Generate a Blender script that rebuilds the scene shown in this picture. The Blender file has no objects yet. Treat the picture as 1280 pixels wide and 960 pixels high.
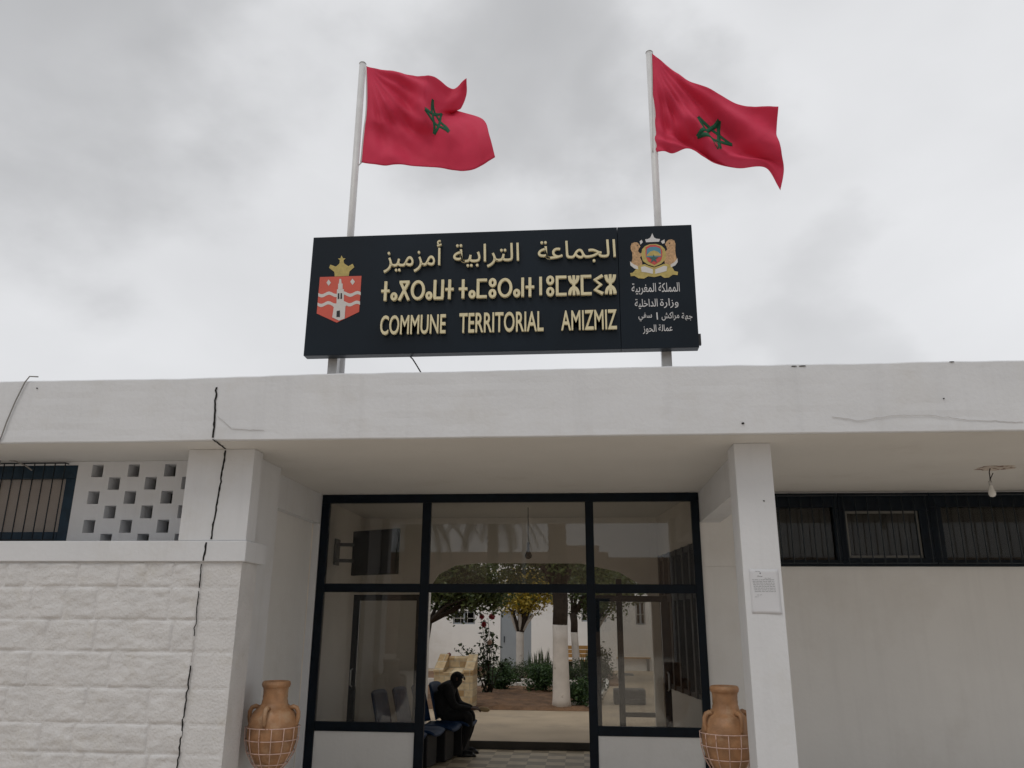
import bpy, math, random
from mathutils import Vector, Matrix, noise

# ------------------------------------------------------------------ camera, sky, sun, exposure
SC = bpy.context.scene
COL = SC.collection
YAW, PITCH, ROLL, FPX = math.radians(4.921), math.radians(16.644), math.radians(0.381), 992.7
EYE = Vector((0, 0, 1.7))
def cam_axes():
    cy, sy, cp, sp = math.cos(YAW), math.sin(YAW), math.cos(PITCH), math.sin(PITCH)
    f = Vector((-sy*cp, cy*cp, sp)); r = Vector((cy, sy, 0)); u = r.cross(f)
    cr, sr = math.cos(ROLL), math.sin(ROLL)
    return r*cr + u*sr, u*cr - r*sr, f
RX, UX, FX = cam_axes()
cd = bpy.data.cameras.new('camera'); co = bpy.data.objects.new('camera', cd); COL.objects.link(co)
cd.sensor_width = 36; cd.lens = 36*FPX/1280; cd.clip_end = 2000; cd.clip_start = 0.05
co.matrix_world = Matrix(((RX.x, UX.x, -FX.x, EYE.x), (RX.y, UX.y, -FX.y, EYE.y), (RX.z, UX.z, -FX.z, EYE.z), (0, 0, 0, 1)))
SC.camera = co

SUN_EL, SUN_AZ = 58, 205          # degrees; azimuth clockwise from +Y (behind the camera, a little to the left)
W = bpy.data.worlds.new('World'); SC.world = W; W.use_nodes = True
nt = W.node_tree; nd = nt.nodes; ln = nt.links; nd.clear()
out = nd.new('ShaderNodeOutputWorld'); bg = nd.new('ShaderNodeBackground'); bg.inputs['Strength'].default_value = 0.1
sky = nd.new('ShaderNodeTexSky'); sky.sky_type = 'NISHITA'; sky.sun_disc = False
sky.sun_elevation = math.radians(SUN_EL); sky.sun_rotation = math.radians(SUN_AZ)
tc = nd.new('ShaderNodeTexCoord'); sp = nd.new('ShaderNodeSeparateXYZ'); ln.new(tc.outputs['Generated'], sp.inputs[0])
def wmath(op, a, b):
    n = nd.new('ShaderNodeMath'); n.operation = op
    for i, v in enumerate((a, b)):
        if isinstance(v, (int, float)): n.inputs[i].default_value = v
        else: ln.new(v, n.inputs[i])
    return n.outputs[0]
cb = nd.new('ShaderNodeCombineXYZ')
for i in range(3): ln.new(wmath('MULTIPLY', sp.outputs[i], (1, 1, 1.5)[i]), cb.inputs[i])
def wnoise(scale, detail, rough, dist, off):
    m = nd.new('ShaderNodeMapping'); m.inputs['Location'].default_value = off; ln.new(cb.outputs[0], m.inputs[0])
    n = nd.new('ShaderNodeTexNoise'); n.inputs['Scale'].default_value = scale; n.inputs['Detail'].default_value = detail
    n.inputs['Roughness'].default_value = rough; n.inputs['Distortion'].default_value = dist
    ln.new(m.outputs[0], n.inputs['Vector']); return n.outputs['Fac']
# overcast: a bright even deck with medium billows, and darker banks of cloud in a few directions in view
n1 = wnoise(3.2, 6, 0.46, 0.25, (4.8, 7.1, 0)); n2 = wnoise(1.5, 3, 0.45, 0.3, (3.3, 3.3, 0))
wm = nd.new('ShaderNodeTexNoise'); wm.inputs['Scale'].default_value = 4.0; wm.inputs['Detail'].default_value = 6; wm.inputs['Roughness'].default_value = 0.5
ln.new(cb.outputs[0], wm.inputs['Vector'])
wv = nd.new('ShaderNodeVectorMath'); wv.operation = 'SUBTRACT'; ln.new(wm.outputs['Color'], wv.inputs[0]); wv.inputs[1].default_value = (0.5, 0.5, 0.5)
ws = nd.new('ShaderNodeVectorMath'); ws.operation = 'SCALE'; ln.new(wv.outputs[0], ws.inputs[0]); ws.inputs['Scale'].default_value = 0.42
wa = nd.new('ShaderNodeVectorMath'); wa.operation = 'ADD'; ln.new(tc.outputs['Generated'], wa.inputs[0]); ln.new(ws.outputs[0], wa.inputs[1])
wn = nd.new('ShaderNodeVectorMath'); wn.operation = 'NORMALIZE'; ln.new(wa.outputs[0], wn.inputs[0])
def bank(az, el, r0, r1, amt, src=wn):
    """darker sky bank centred on azimuth az (from +Y towards +X) and elevation el, fading from r0 to r1 degrees"""
    a_, e_ = math.radians(az), math.radians(el)
    d = nd.new('ShaderNodeVectorMath'); d.operation = 'DOT_PRODUCT'; ln.new(src.outputs[0], d.inputs[0]); d.inputs[1].default_value = (math.sin(a_)*math.cos(e_), math.cos(a_)*math.cos(e_), math.sin(e_))
    m = nd.new('ShaderNodeMapRange'); m.interpolation_type = 'SMOOTHSTEP'; ln.new(d.outputs['Value'], m.inputs[0])
    m.inputs[1].default_value = math.cos(math.radians(r1)); m.inputs[2].default_value = math.cos(math.radians(r0)); m.inputs[3].default_value = 0; m.inputs[4].default_value = amt
    return m.outputs[0]
deck = wmath('ADD', 0.785, wmath('MULTIPLY', wmath('SUBTRACT', n1, 0.5), 0.30))
deck = wmath('ADD', deck, wmath('MULTIPLY', wmath('SUBTRACT', n2, 0.5), 0.16))
for bk in ((-45, 40, 0, 21, 0.31), (-4, 40, 0, 13, 0.24), (9, 34, 0, 8, 0.10), (17, 18, 0, 7, 0.10)): deck = wmath('SUBTRACT', deck, bank(*bk))
deck = wmath('SUBTRACT', deck, bank(190, 15, 25, 95, 0.25))  # unseen dark bank behind the camera, added to dim the facade
rp = nd.new('ShaderNodeCombineXYZ')
for i, k in enumerate((0.992, 1.0, 1.022)): ln.new(wmath('MULTIPLY', deck, k), rp.inputs[i])
sc10 = nd.new('ShaderNodeVectorMath'); sc10.operation = 'SCALE'; sc10.inputs['Scale'].default_value = 10; ln.new(rp.outputs[0], sc10.inputs[0])
mx = nd.new('ShaderNodeMix'); mx.data_type = 'RGBA'; mx.inputs[0].default_value = 0.965
ln.new(sky.outputs[0], mx.inputs[6]); ln.new(sc10.outputs[0], mx.inputs[7])
ln.new(mx.outputs[2], bg.inputs['Color']); ln.new(bg.outputs[0], out.inputs[0])

sl = bpy.data.lights.new('sun', 'SUN'); sl.energy = 0.75; sl.angle = math.radians(28); sl.color = (1, 0.96, 0.9)
so = bpy.data.objects.new('sun', sl); COL.objects.link(so)
az, el = math.radians(SUN_AZ), math.radians(SUN_EL)
sdir = Vector((math.sin(az)*math.cos(el), math.cos(az)*math.cos(el), math.sin(el)))
so.rotation_euler = sdir.to_track_quat('Z', 'Y').to_euler(); so.location = (0, -20, 30)
SC.view_settings.view_transform = 'Standard'; SC.view_settings.look = 'None'
SC.view_settings.exposure = 0.0; SC.view_settings.gamma = 1.0; SC.view_settings.use_curve_mapping = False
SC.render.engine = 'CYCLES'
SC.cycles.max_bounces = 10; SC.cycles.transparent_max_bounces = 16; SC.cycles.diffuse_bounces = 5

# ------------------------------------------------------------------ helpers
def ray(x, y): return RX*(x-640) + UX*(480-y) + FX*FPX
def PY(x, y, Y): d = ray(x, y); return EYE + d*(Y/d.y)          # point of a sight line on the plane Y = const
def PZ(x, y, z): d = ray(x, y); return EYE + d*((z-EYE.z)/d.z)
def tag(o, label=None, cat=None, group=None, kind=None):
    if label: o['label'] = label
    if cat: o['category'] = cat
    if group: o['group'] = group
    if kind: o['kind'] = kind
    return o
def thing(name, loc, label, cat, group=None):
    o = bpy.data.objects.new(name, None); o.location = loc; o.empty_display_size = 0.2; COL.objects.link(o)
    return tag(o, label, cat, group)
def wloc(o):
    v = Vector((0, 0, 0))
    while o: v = v + o.location; o = o.parent
    return v
def copy_tree(o, parent=None):
    c = o.copy(); COL.objects.link(c); c.parent = parent
    for ch in list(o.children): copy_tree(ch, c)
    return c
class MB:
    def __init__(s): s.v = []; s.f = []; s.sm = []
    def add(s, vs, fs, smooth=False):
        b = len(s.v); s.v += [Vector(v) for v in vs]
        for f in fs: s.f.append([b+i for i in f]); s.sm.append(smooth)
        return s
    def box(s, x0, x1, y0, y1, z0, z1):
        return s.add([(x0,y0,z0),(x1,y0,z0),(x1,y1,z0),(x0,y1,z0),(x0,y0,z1),(x1,y0,z1),(x1,y1,z1),(x0,y1,z1)],
              [(0,3,2,1),(4,5,6,7),(0,1,5,4),(1,2,6,5),(2,3,7,6),(3,0,4,7)])
    def bar(s, a, b, w, d, up=(0,0,1)):                          # rectangular bar from a to b
        a, b = Vector(a), Vector(b); t = (b-a).normalized(); n = t.cross(Vector(up))
        if n.length < 1e-4: n = t.cross(Vector((1,0,0)))
        n.normalize(); m = n.cross(t)
        q = [(-w/2,-d/2),(w/2,-d/2),(w/2,d/2),(-w/2,d/2)]
        vs = [a+n*i+m*j for i,j in q] + [b+n*i+m*j for i,j in q]
        return s.add(vs, [(0,1,2,3),(7,6,5,4),(0,4,5,1),(1,5,6,2),(2,6,7,3),(3,7,4,0)])
    def tube(s, pts, r, n=8, cap=True):
        pts = [Vector(p) for p in pts]; rr = r if isinstance(r, (list, tuple)) else [r]*len(pts)
        vs = []; fs = []; up = None
        for i, p in enumerate(pts):
            t = (pts[min(i+1,len(pts)-1)] - pts[max(i-1,0)]).normalized()
            if up is None: up = t.orthogonal().normalized()
            up = (up - t*up.dot(t)); up = up.normalized() if up.length > 1e-5 else t.orthogonal().normalized()
            w = t.cross(up)
            for k in range(n):
                a = 2*math.pi*k/n; vs.append(p + (up*math.cos(a) + w*math.sin(a))*rr[i])
        for i in range(len(pts)-1):
            for k in range(n): fs.append((i*n+k, i*n+(k+1)%n, (i+1)*n+(k+1)%n, (i+1)*n+k))
        if cap: fs.append(tuple(range(n))[::-1]); fs.append(tuple((len(pts)-1)*n+k for k in range(n)))
        return s.add(vs, fs, True)
    def ring(s, c, R, r, N=32, n=6):
        c = Vector(c); vs = []; fs = []
        for i in range(N):
            a = 2*math.pi*i/N
            for k in range(n):
                b = 2*math.pi*k/n; q = R + r*math.cos(b)
                vs.append(c + Vector((q*math.cos(a), q*math.sin(a), r*math.sin(b))))
        for i in range(N):
            for k in range(n): fs.append((i*n+k, ((i+1)%N)*n+k, ((i+1)%N)*n+(k+1)%n, i*n+(k+1)%n))
        return s.add(vs, fs, True)
    def lathe(s, prof, c, N=40):
        c = Vector(c); vs = []; fs = []
        for r, z in prof:
            for k in range(N):
                a = 2*math.pi*k/N; vs.append(c + Vector((r*math.cos(a), r*math.sin(a), z)))
        for i in range(len(prof)-1):
            for k in range(N): fs.append((i*N+k, i*N+(k+1)%N, (i+1)*N+(k+1)%N, (i+1)*N+k))
        return s.add(vs, fs, True)
    def poly(s, pts, y0, y1):                                   # polygon in X-Z extruded from y0 (front) to y1
        n = len(pts); vs = [(x,y0,z) for x,z in pts] + [(x,y1,z) for x,z in pts]
        fs = [tuple(range(n)), tuple(range(2*n-1, n-1, -1))] + [(i, i+n, (i+1)%n+n, (i+1)%n) for i in range(n)]
        return s.add(vs, fs)
    def build(s, name, mat, parent=None, bevel=0):
        off = wloc(parent) if parent else Vector((0,0,0))
        me = bpy.data.meshes.new(name); me.from_pydata([v-off for v in s.v], [], s.f)
        me.polygons.foreach_set('use_smooth', s.sm); me.validate(); me.update()
        o = bpy.data.objects.new(name, me); COL.objects.link(o); o.parent = parent
        if mat: me.materials.append(mat)
        if bevel:
            b = o.modifiers.new('b', 'BEVEL'); b.width = bevel; b.segments = 2; b.limit_method = 'ANGLE'; b.angle_limit = math.radians(40)
        return o
def B(*a): return MB().box(*a)
def shear(mb, k, y0):
    for v in mb.v: v.x += k*(v.y-y0)
    return mb

# ------------------------------------------------------------------ materials
def mat(name, col, rough=0.7, metal=0, var=0.0, vscale=3, bump=0.0, bscale=40, dirt=None, dscale=1.2, dlo=0.55, dhi=0.75, spec=0.5, coord='Object', bdist=0.01, streak=0):
    m = bpy.data.materials.new(name); m.use_nodes = True; t = m.node_tree; n = t.nodes; l = t.links
    p = n['Principled BSDF']; p.inputs['Roughness'].default_value = rough; p.inputs['Metallic'].default_value = metal
    p.inputs['Specular IOR Level'].default_value = spec
    p.inputs['Base Color'].default_value = (*col, 1)
    g = n.new('ShaderNodeNewGeometry'); cur = None
    if var:
        x = n.new('ShaderNodeTexNoise'); x.inputs['Scale'].default_value = vscale; x.inputs['Detail'].default_value = 5; l.new(g.outputs['Position'], x.inputs['Vector'])
        r = n.new('ShaderNodeValToRGB'); l.new(x.outputs['Fac'], r.inputs[0])
        r.color_ramp.elements[0].position = 0.3; r.color_ramp.elements[1].position = 0.7
        r.color_ramp.elements[0].color = (*[c*(1-var) for c in col], 1); r.color_ramp.elements[1].color = (*[min(1, c*(1+var)) for c in col], 1)
        cur = r.outputs[0]
    if dirt:
        x = n.new('ShaderNodeTexNoise'); x.inputs['Scale'].default_value = dscale; x.inputs['Detail'].default_value = 8; x.inputs['Roughness'].default_value = 0.65
        l.new(g.outputs['Position'], x.inputs['Vector'])
        mr = n.new('ShaderNodeMapRange'); mr.inputs[1].default_value = dlo; mr.inputs[2].default_value = dhi; l.new(x.outputs['Fac'], mr.inputs[0])
        k = n.new('ShaderNodeMix'); k.data_type = 'RGBA'; l.new(mr.outputs[0], k.inputs[0])
        if cur: l.new(cur, k.inputs[6])
        else: k.inputs[6].default_value = (*col, 1)
        k.inputs[7].default_value = (*dirt, 1); cur = k.outputs[2]
    if streak:                                   # faint vertical rain streaks in the paint
        mp = n.new('ShaderNodeMapping'); mp.inputs['Scale'].default_value = (9, 9, 0.55); l.new(g.outputs['Position'], mp.inputs[0])
        x = n.new('ShaderNodeTexNoise'); x.inputs['Scale'].default_value = 1; x.inputs['Detail'].default_value = 5; x.inputs['Roughness'].default_value = 0.6; l.new(mp.outputs[0], x.inputs['Vector'])
        mr = n.new('ShaderNodeMapRange'); mr.inputs[1].default_value = 0.52; mr.inputs[2].default_value = 0.78; mr.inputs[3].default_value = 1.0; mr.inputs[4].default_value = 1-streak; l.new(x.outputs['Fac'], mr.inputs[0])
        k = n.new('ShaderNodeVectorMath'); k.operation = 'SCALE'; l.new(cur, k.inputs[0]); l.new(mr.outputs[0], k.inputs['Scale']); cur = k.outputs[0]
    if cur: l.new(cur, p.inputs['Base Color'])
    if bump:
        x = n.new('ShaderNodeTexNoise'); x.inputs['Scale'].default_value = bscale; x.inputs['Detail'].default_value = 6; l.new(g.outputs['Position'], x.inputs['Vector'])
        b = n.new('ShaderNodeBump'); b.inputs['Strength'].default_value = bump; b.inputs['Distance'].default_value = bdist; l.new(x.outputs['Fac'], b.inputs['Height'])
        l.new(b.outputs[0], p.inputs['Normal'])
    return m
M = {}
M['white'] = mat('white_paint', (0.708, 0.722, 0.745), 0.8, var=0.03, vscale=1.6, bump=0.25, bscale=26, streak=0.06, dirt=(0.655, 0.655, 0.65), dscale=1.7, dlo=0.52, dhi=0.8, bdist=0.012)
M['inner'] = mat('white_paint_lifted', (0.80, 0.80, 0.79), 0.8, var=0.03, vscale=1.2, bump=0.25, bscale=26, streak=0.04, dirt=(0.72, 0.71, 0.69), dscale=1.1, dlo=0.52, dhi=0.8)  # lighter copy of the white paint; brightens the shaded porch by colour
M['soffit'] = mat('soffit_paint', (0.72, 0.71, 0.685), 0.85, var=0.03, vscale=1.2, bump=0.2, bscale=30, dirt=(0.63, 0.61, 0.57), dscale=1.1, dlo=0.55, dhi=0.8)
M['block'] = mat('painted_stone', (0.67, 0.665, 0.665), 0.75, var=0.05, vscale=5, bump=0.6, bscale=45, dirt=(0.60, 0.58, 0.54), dscale=3.5, dlo=0.55, dhi=0.78, bdist=0.015)
M['plaster'] = mat('hall_plaster', (0.82, 0.78, 0.72), 0.85, var=0.04, bump=0.2)
M['navy'] = mat('navy_enamel', (0.003, 0.008, 0.015), 0.4, var=0.25, vscale=9, bump=0.08, bscale=60, spec=0.2)
M['navyblue'] = mat('blue_enamel', (0.010, 0.030, 0.052), 0.45, var=0.25, vscale=9, bump=0.08, bscale=60, spec=0.3)
M['sign'] = mat('sign_sheet', (0.008, 0.014, 0.022), 0.33, var=0.18, vscale=1.5, bump=0.04, bscale=4, bdist=0.05, spec=0.22)
M['signedge'] = mat('sign_edge', (0.02, 0.02, 0.022), 0.5, var=0.2)
M['gold'] = mat('gilt_plastic', (0.74, 0.665, 0.43), 0.45, var=0.08, vscale=12, dirt=(0.50, 0.36, 0.16), dscale=5, dlo=0.64, dhi=0.8)
M['goldside'] = mat('gilt_emblem', (0.48, 0.38, 0.12), 0.5, var=0.15, vscale=30)
M['vinyl'] = mat('white_vinyl', (0.62, 0.62, 0.63), 0.5, var=0.06)
M['shield'] = mat('shield_red', (0.62, 0.10, 0.065), 0.5, var=0.06)
M['emwhite'] = mat('emblem_white', (0.64, 0.62, 0.60), 0.5, var=0.05)
M['emblack'] = mat('emblem_black', (0.01, 0.01, 0.012), 0.5)
M['emtan'] = mat('emblem_tan', (0.50, 0.31, 0.16), 0.5, var=0.3, vscale=60)
M['emred'] = mat('emblem_red', (0.55, 0.08, 0.07), 0.5)
M['emblue'] = mat('emblem_blue', (0.08, 0.26, 0.36), 0.5)
M['emgreen'] = mat('emblem_green', (0.03, 0.13, 0.12), 0.5)
M['galv'] = mat('galvanised', (0.52, 0.52, 0.52), 0.5, metal=0.35, var=0.12, vscale=14)
M['pole'] = mat('pole_paint', (0.66, 0.66, 0.66), 0.45, var=0.06, vscale=8)
M['crack'] = mat('crack_dark', (0.012, 0.011, 0.011), 0.95)
M['hair'] = mat('hairline', (0.50, 0.485, 0.47), 0.9)
M['greycable'] = mat('grey_cable', (0.25, 0.24, 0.23), 0.8)
M['wire'] = mat('black_wire', (0.012, 0.012, 0.012), 0.6)
M['iron'] = mat('grille_iron', (0.010, 0.018, 0.026), 0.5)
M['dark'] = mat('dark_room', (0.045, 0.043, 0.04), 0.9)  # near-black walls put the rooms' shade into the colour
M['curtain'] = mat('curtain', (0.66, 0.56, 0.50), 0.9, var=0.1)
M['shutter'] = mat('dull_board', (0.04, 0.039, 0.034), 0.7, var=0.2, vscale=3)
M['sashgrey'] = mat('grey_sash', (0.16, 0.16, 0.15), 0.6)
M['terracotta'] = mat('terracotta', (0.36, 0.19, 0.092), 0.5, var=0.28, vscale=9, bump=0.35, bscale=45, dirt=(0.46, 0.30, 0.18), dscale=5, dlo=0.52, dhi=0.66)
M['pinkwire'] = mat('pale_pink_wire', (0.60, 0.42, 0.36), 0.55, var=0.2, vscale=30, dirt=(0.30, 0.15, 0.10), dscale=18, dlo=0.56, dhi=0.66)
M['ground'] = mat('dusty_ground', (0.42, 0.36, 0.30), 0.85, var=0.12, vscale=0.6, bump=0.3, bscale=30)
M['concrete'] = mat('courtyard_concrete', (0.42, 0.335, 0.235), 0.8, var=0.1, vscale=1.5, bump=0.2, dirt=(0.27, 0.225, 0.17), dscale=0.9)
M['riser'] = mat('step_riser', (0.07, 0.068, 0.06), 0.8, var=0.1)
M['soil'] = mat('brown_soil', (0.17, 0.095, 0.05), 0.95, var=0.35, vscale=4, bump=1.0, bscale=14, bdist=0.05)
M['kerb'] = mat('white_kerb', (0.66, 0.64, 0.60), 0.85, var=0.1, vscale=5, bump=0.3)
M['whitewash'] = mat('whitewashed_bark', (0.62, 0.57, 0.52), 0.9, var=0.08, vscale=6, bump=0.5, bscale=20, dirt=(0.34, 0.28, 0.22), dscale=5, dlo=0.62, dhi=0.75)
M['bark'] = mat('dark_bark', (0.045, 0.033, 0.025), 0.95, var=0.3, vscale=12, bump=0.8, bscale=30)
M['palmbark'] = mat('palm_bark', (0.20, 0.15, 0.10), 0.95, var=0.3, vscale=6, bump=0.8, bscale=18)
def leafmat(name, a, b, sc=9, tr=0.35, rough=0.5):
    m = bpy.data.materials.new(name); m.use_nodes = True; t = m.node_tree; n = t.nodes; l = t.links
    g = n.new('ShaderNodeNewGeometry'); x = n.new('ShaderNodeTexNoise'); x.inputs['Scale'].default_value = sc; x.inputs['Detail'].default_value = 3
    l.new(g.outputs['Position'], x.inputs['Vector']); r = n.new('ShaderNodeValToRGB'); l.new(x.outputs['Fac'], r.inputs[0])
    r.color_ramp.elements[0].position = 0.35; r.color_ramp.elements[1].position = 0.66
    r.color_ramp.elements[0].color = (*a, 1); r.color_ramp.elements[1].color = (*b, 1)
    p = n['Principled BSDF']; p.inputs['Roughness'].default_value = rough; l.new(r.outputs[0], p.inputs['Base Color'])
    q = n.new('ShaderNodeBsdfTranslucent'); l.new(r.outputs[0], q.inputs['Color'])
    k = n.new('ShaderNodeMixShader'); k.inputs[0].default_value = tr; l.new(p.outputs[0], k.inputs[1]); l.new(q.outputs[0], k.inputs[2])
    l.new(k.outputs[0], n['Material Output'].inputs[0]); return m
M['leaf'] = leafmat('orange_leaf', (0.035, 0.06, 0.02), (0.16, 0.20, 0.065))
M['leafdark'] = leafmat('glossy_leaf', (0.018, 0.035, 0.018), (0.06, 0.09, 0.03))
M['leafyellow'] = leafmat('yellowing_leaf', (0.20, 0.16, 0.025), (0.55, 0.40, 0.045), 6)
M['shrub'] = leafmat('shrub_leaf', (0.022, 0.055, 0.02), (0.09, 0.16, 0.05), 10)
M['rosemary'] = leafmat('hedge_leaf', (0.035, 0.06, 0.03), (0.11, 0.15, 0.065), 14)
M['frond'] = leafmat('palm_frond', (0.03, 0.045, 0.02), (0.08, 0.11, 0.05), 3)
M['rose'] = leafmat('red_petal', (0.30, 0.012, 0.02), (0.45, 0.03, 0.05), 20)
M['rosepink'] = leafmat('pale_petal', (0.55, 0.36, 0.28), (0.65, 0.5, 0.4), 20)
M['flag'] = leafmat('red_cloth', (0.70, 0.042, 0.105), (0.76, 0.050, 0.125), 2.5, 0.28, 0.75)
M['star'] = leafmat('green_cloth', (0.012, 0.13, 0.065), (0.016, 0.16, 0.08), 5, 0.25, 0.8)
M['rope'] = mat('rope', (0.6, 0.6, 0.6), 0.8)
M['tv'] = mat('black_plastic', (0.004, 0.004, 0.005), 0.5, spec=0.15)
M['tvglass'] = mat('black_screen', (0.003, 0.003, 0.003), 0.35, spec=0.1)
M['seat'] = mat('blue_plastic', (0.007, 0.03, 0.085), 0.45, var=0.06, spec=0.25)
M['steel'] = mat('dark_steel', (0.03, 0.03, 0.032), 0.45, metal=0.5)
M['coat'] = mat('black_clothing', (0.010, 0.010, 0.011), 0.9, var=0.2, vscale=15, bump=0.3, bscale=30)
M['skin'] = mat('skin', (0.11, 0.06, 0.04), 0.6)
M['bread'] = mat('beige_roll', (0.50, 0.36, 0.20), 0.8, var=0.1)
M['shoe'] = mat('black_leather', (0.008, 0.008, 0.008), 0.4)
M['timber'] = mat('yellow_timber', (0.42, 0.24, 0.08), 0.6, var=0.15, vscale=8)
M['paper'] = mat('paper', (0.66, 0.67, 0.70), 0.8, var=0.015)
M['ink'] = mat('ink', (0.22, 0.23, 0.24), 0.8)
M['bulb'] = mat('frosted_glass', (0.78, 0.78, 0.76), 0.2)
M['rust'] = mat('rusty_plaster', (0.60, 0.53, 0.47), 0.9, var=0.2, vscale=25, bump=0.8, bscale=60, dirt=(0.16, 0.08, 0.05), dscale=11, dlo=0.54, dhi=0.6)
M['greydoor'] = mat('grey_door', (0.28, 0.31, 0.34), 0.5, var=0.05)
M['farwall'] = mat('courtyard_wall', (0.80, 0.785, 0.77), 0.85, var=0.04, vscale=0.8, bump=0.2, dirt=(0.68, 0.65, 0.62), dscale=0.7)
M['ochre'] = mat('ochre_wall', (0.34, 0.25, 0.185), 0.9, var=0.08, vscale=0.5)
M['charcoal'] = mat('charcoal_box', (0.035, 0.035, 0.037), 0.7, var=0.15)
def glassmat(name, tint=0.86, ior=1.6, dirt=0.03):
    m = bpy.data.materials.new(name); m.use_nodes = True; t = m.node_tree; n = t.nodes; l = t.links; n.remove(n['Principled BSDF'])
    tr = n.new('ShaderNodeBsdfTransparent'); tr.inputs[0].default_value = (tint, tint, tint*0.99, 1)
    gl = n.new('ShaderNodeBsdfGlossy'); gl.inputs['Roughness'].default_value = 0.0; gl.inputs['Color'].default_value = (1, 1, 1, 1)
    fr = n.new('ShaderNodeFresnel'); fr.inputs[0].default_value = ior
    k = n.new('ShaderNodeMixShader'); l.new(fr.outputs[0], k.inputs[0]); l.new(tr.outputs[0], k.inputs[1]); l.new(gl.outputs[0], k.inputs[2])
    df = n.new('ShaderNodeBsdfDiffuse'); df.inputs[0].default_value = (0.55, 0.52, 0.48, 1)
    g = n.new('ShaderNodeNewGeometry'); x = n.new('ShaderNodeTexNoise'); x.inputs['Scale'].default_value = 2.2; x.inputs['Detail'].default_value = 7; l.new(g.outputs['Position'], x.inputs['Vector'])
    mr = n.new('ShaderNodeMapRange'); mr.inputs[1].default_value = 0.4; mr.inputs[2].default_value = 0.75; mr.inputs[3].default_value = 0.0; mr.inputs[4].default_value = dirt*2; l.new(x.outputs['Fac'], mr.inputs[0])
    k2 = n.new('ShaderNodeMixShader'); l.new(mr.outputs[0], k2.inputs[0]); l.new(k.outputs[0], k2.inputs[1]); l.new(df.outputs[0], k2.inputs[2])
    l.new(k2.outputs[0], n['Material Output'].inputs[0]); return m
M['glass'] = glassmat('window_glass', 0.90, 1.55, 0.006)
M['glassdark'] = glassmat('dusty_glass', 0.85, 1.28, 0.006)
def brickmat(name, c1, c2, mortar, bw, bh, ms=0.01, off=0.0, rough=0.5, rot=None, mixscale=2.0):
    m = bpy.data.materials.new(name); m.use_nodes = True; t = m.node_tree; n = t.nodes; l = t.links
    g = n.new('ShaderNodeNewGeometry'); mp = n.new('ShaderNodeMapping'); l.new(g.outputs['Position'], mp.inputs[0])
    if rot: mp.inputs['Rotation'].default_value = rot
    b = n.new('ShaderNodeTexBrick'); l.new(mp.outputs[0], b.inputs['Vector'])
    b.inputs['Color1'].default_value = (*c1, 1); b.inputs['Color2'].default_value = (*c2, 1); b.inputs['Mortar'].default_value = (*mortar, 1)
    b.inputs['Scale'].default_value = 1; b.inputs['Brick Width'].default_value = bw; b.inputs['Row Height'].default_value = bh
    b.inputs['Mortar Size'].default_value = ms; b.offset = off; b.inputs['Bias'].default_value = 0
    x = n.new('ShaderNodeTexNoise'); x.inputs['Scale'].default_value = mixscale*3; x.inputs['Detail'].default_value = 6; l.new(g.outputs['Position'], x.inputs['Vector'])
    k = n.new('ShaderNodeMix'); k.data_type = 'RGBA'; k.blend_type = 'OVERLAY'; k.inputs[0].default_value = 0.5; l.new(b.outputs['Color'], k.inputs[6]); l.new(x.outputs['Fac'], k.inputs[7])
    p = n['Principled BSDF']; p.inputs['Roughness'].default_value = rough; l.new(k.outputs[2], p.inputs['Base Color'])
    bp = n.new('ShaderNodeBump'); bp.inputs['Strength'].default_value = 0.4; bp.inputs['Distance'].default_value = 0.01; l.new(b.outputs['Fac'], bp.inputs['Height']); bp.invert = True
    l.new(bp.outputs[0], p.inputs['Normal']); return m
def tilemat():
    m = mat('floor_tiles', (0.4, 0.33, 0.23), 0.4, bump=0.1); t = m.node_tree; n = t.nodes; l = t.links; p = n['Principled BSDF']
    g = n.new('ShaderNodeNewGeometry'); c = n.new('ShaderNodeTexChecker'); l.new(g.outputs['Position'], c.inputs['Vector']); c.inputs['Scale'].default_value = 4.2
    c.inputs['Color1'].default_value = (0.54, 0.45, 0.32, 1); c.inputs['Color2'].default_value = (0.30, 0.24, 0.165, 1)
    x = n.new('ShaderNodeTexNoise'); x.inputs['Scale'].default_value = 7; x.inputs['Detail'].default_value = 6; l.new(g.outputs['Position'], x.inputs['Vector'])
    mr = n.new('ShaderNodeMapRange'); mr.inputs[3].default_value = 0.65; mr.inputs[4].default_value = 1.35; l.new(x.outputs['Fac'], mr.inputs[0])
    k = n.new('ShaderNodeVectorMath'); k.operation = 'SCALE'; l.new(c.outputs[0], k.inputs[0]); l.new(mr.outputs[0], k.inputs['Scale']); l.new(k.outputs[0], p.inputs['Base Color']); return m
M['tiles'] = tilemat()
M['paving'] = brickmat('forecourt_slabs', (0.56, 0.49, 0.41), (0.50, 0.435, 0.36), (0.36, 0.31, 0.26), 0.4, 0.4, 0.01, 0.0, 0.85)
M['porchbounce'] = brickmat('bounce_tiles', (0.66, 0.61, 0.54), (0.60, 0.55, 0.48), (0.4, 0.36, 0.31), 0.3, 0.3, 0.006, 0.0, 0.5)
M['stone'] = brickmat('sandstone_cladding', (0.56, 0.46, 0.30), (0.34, 0.22, 0.10), (0.40, 0.34, 0.24), 0.19, 0.12, 0.008, 0.5, 0.85, (math.radians(90), 0, 0), 4)

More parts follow.
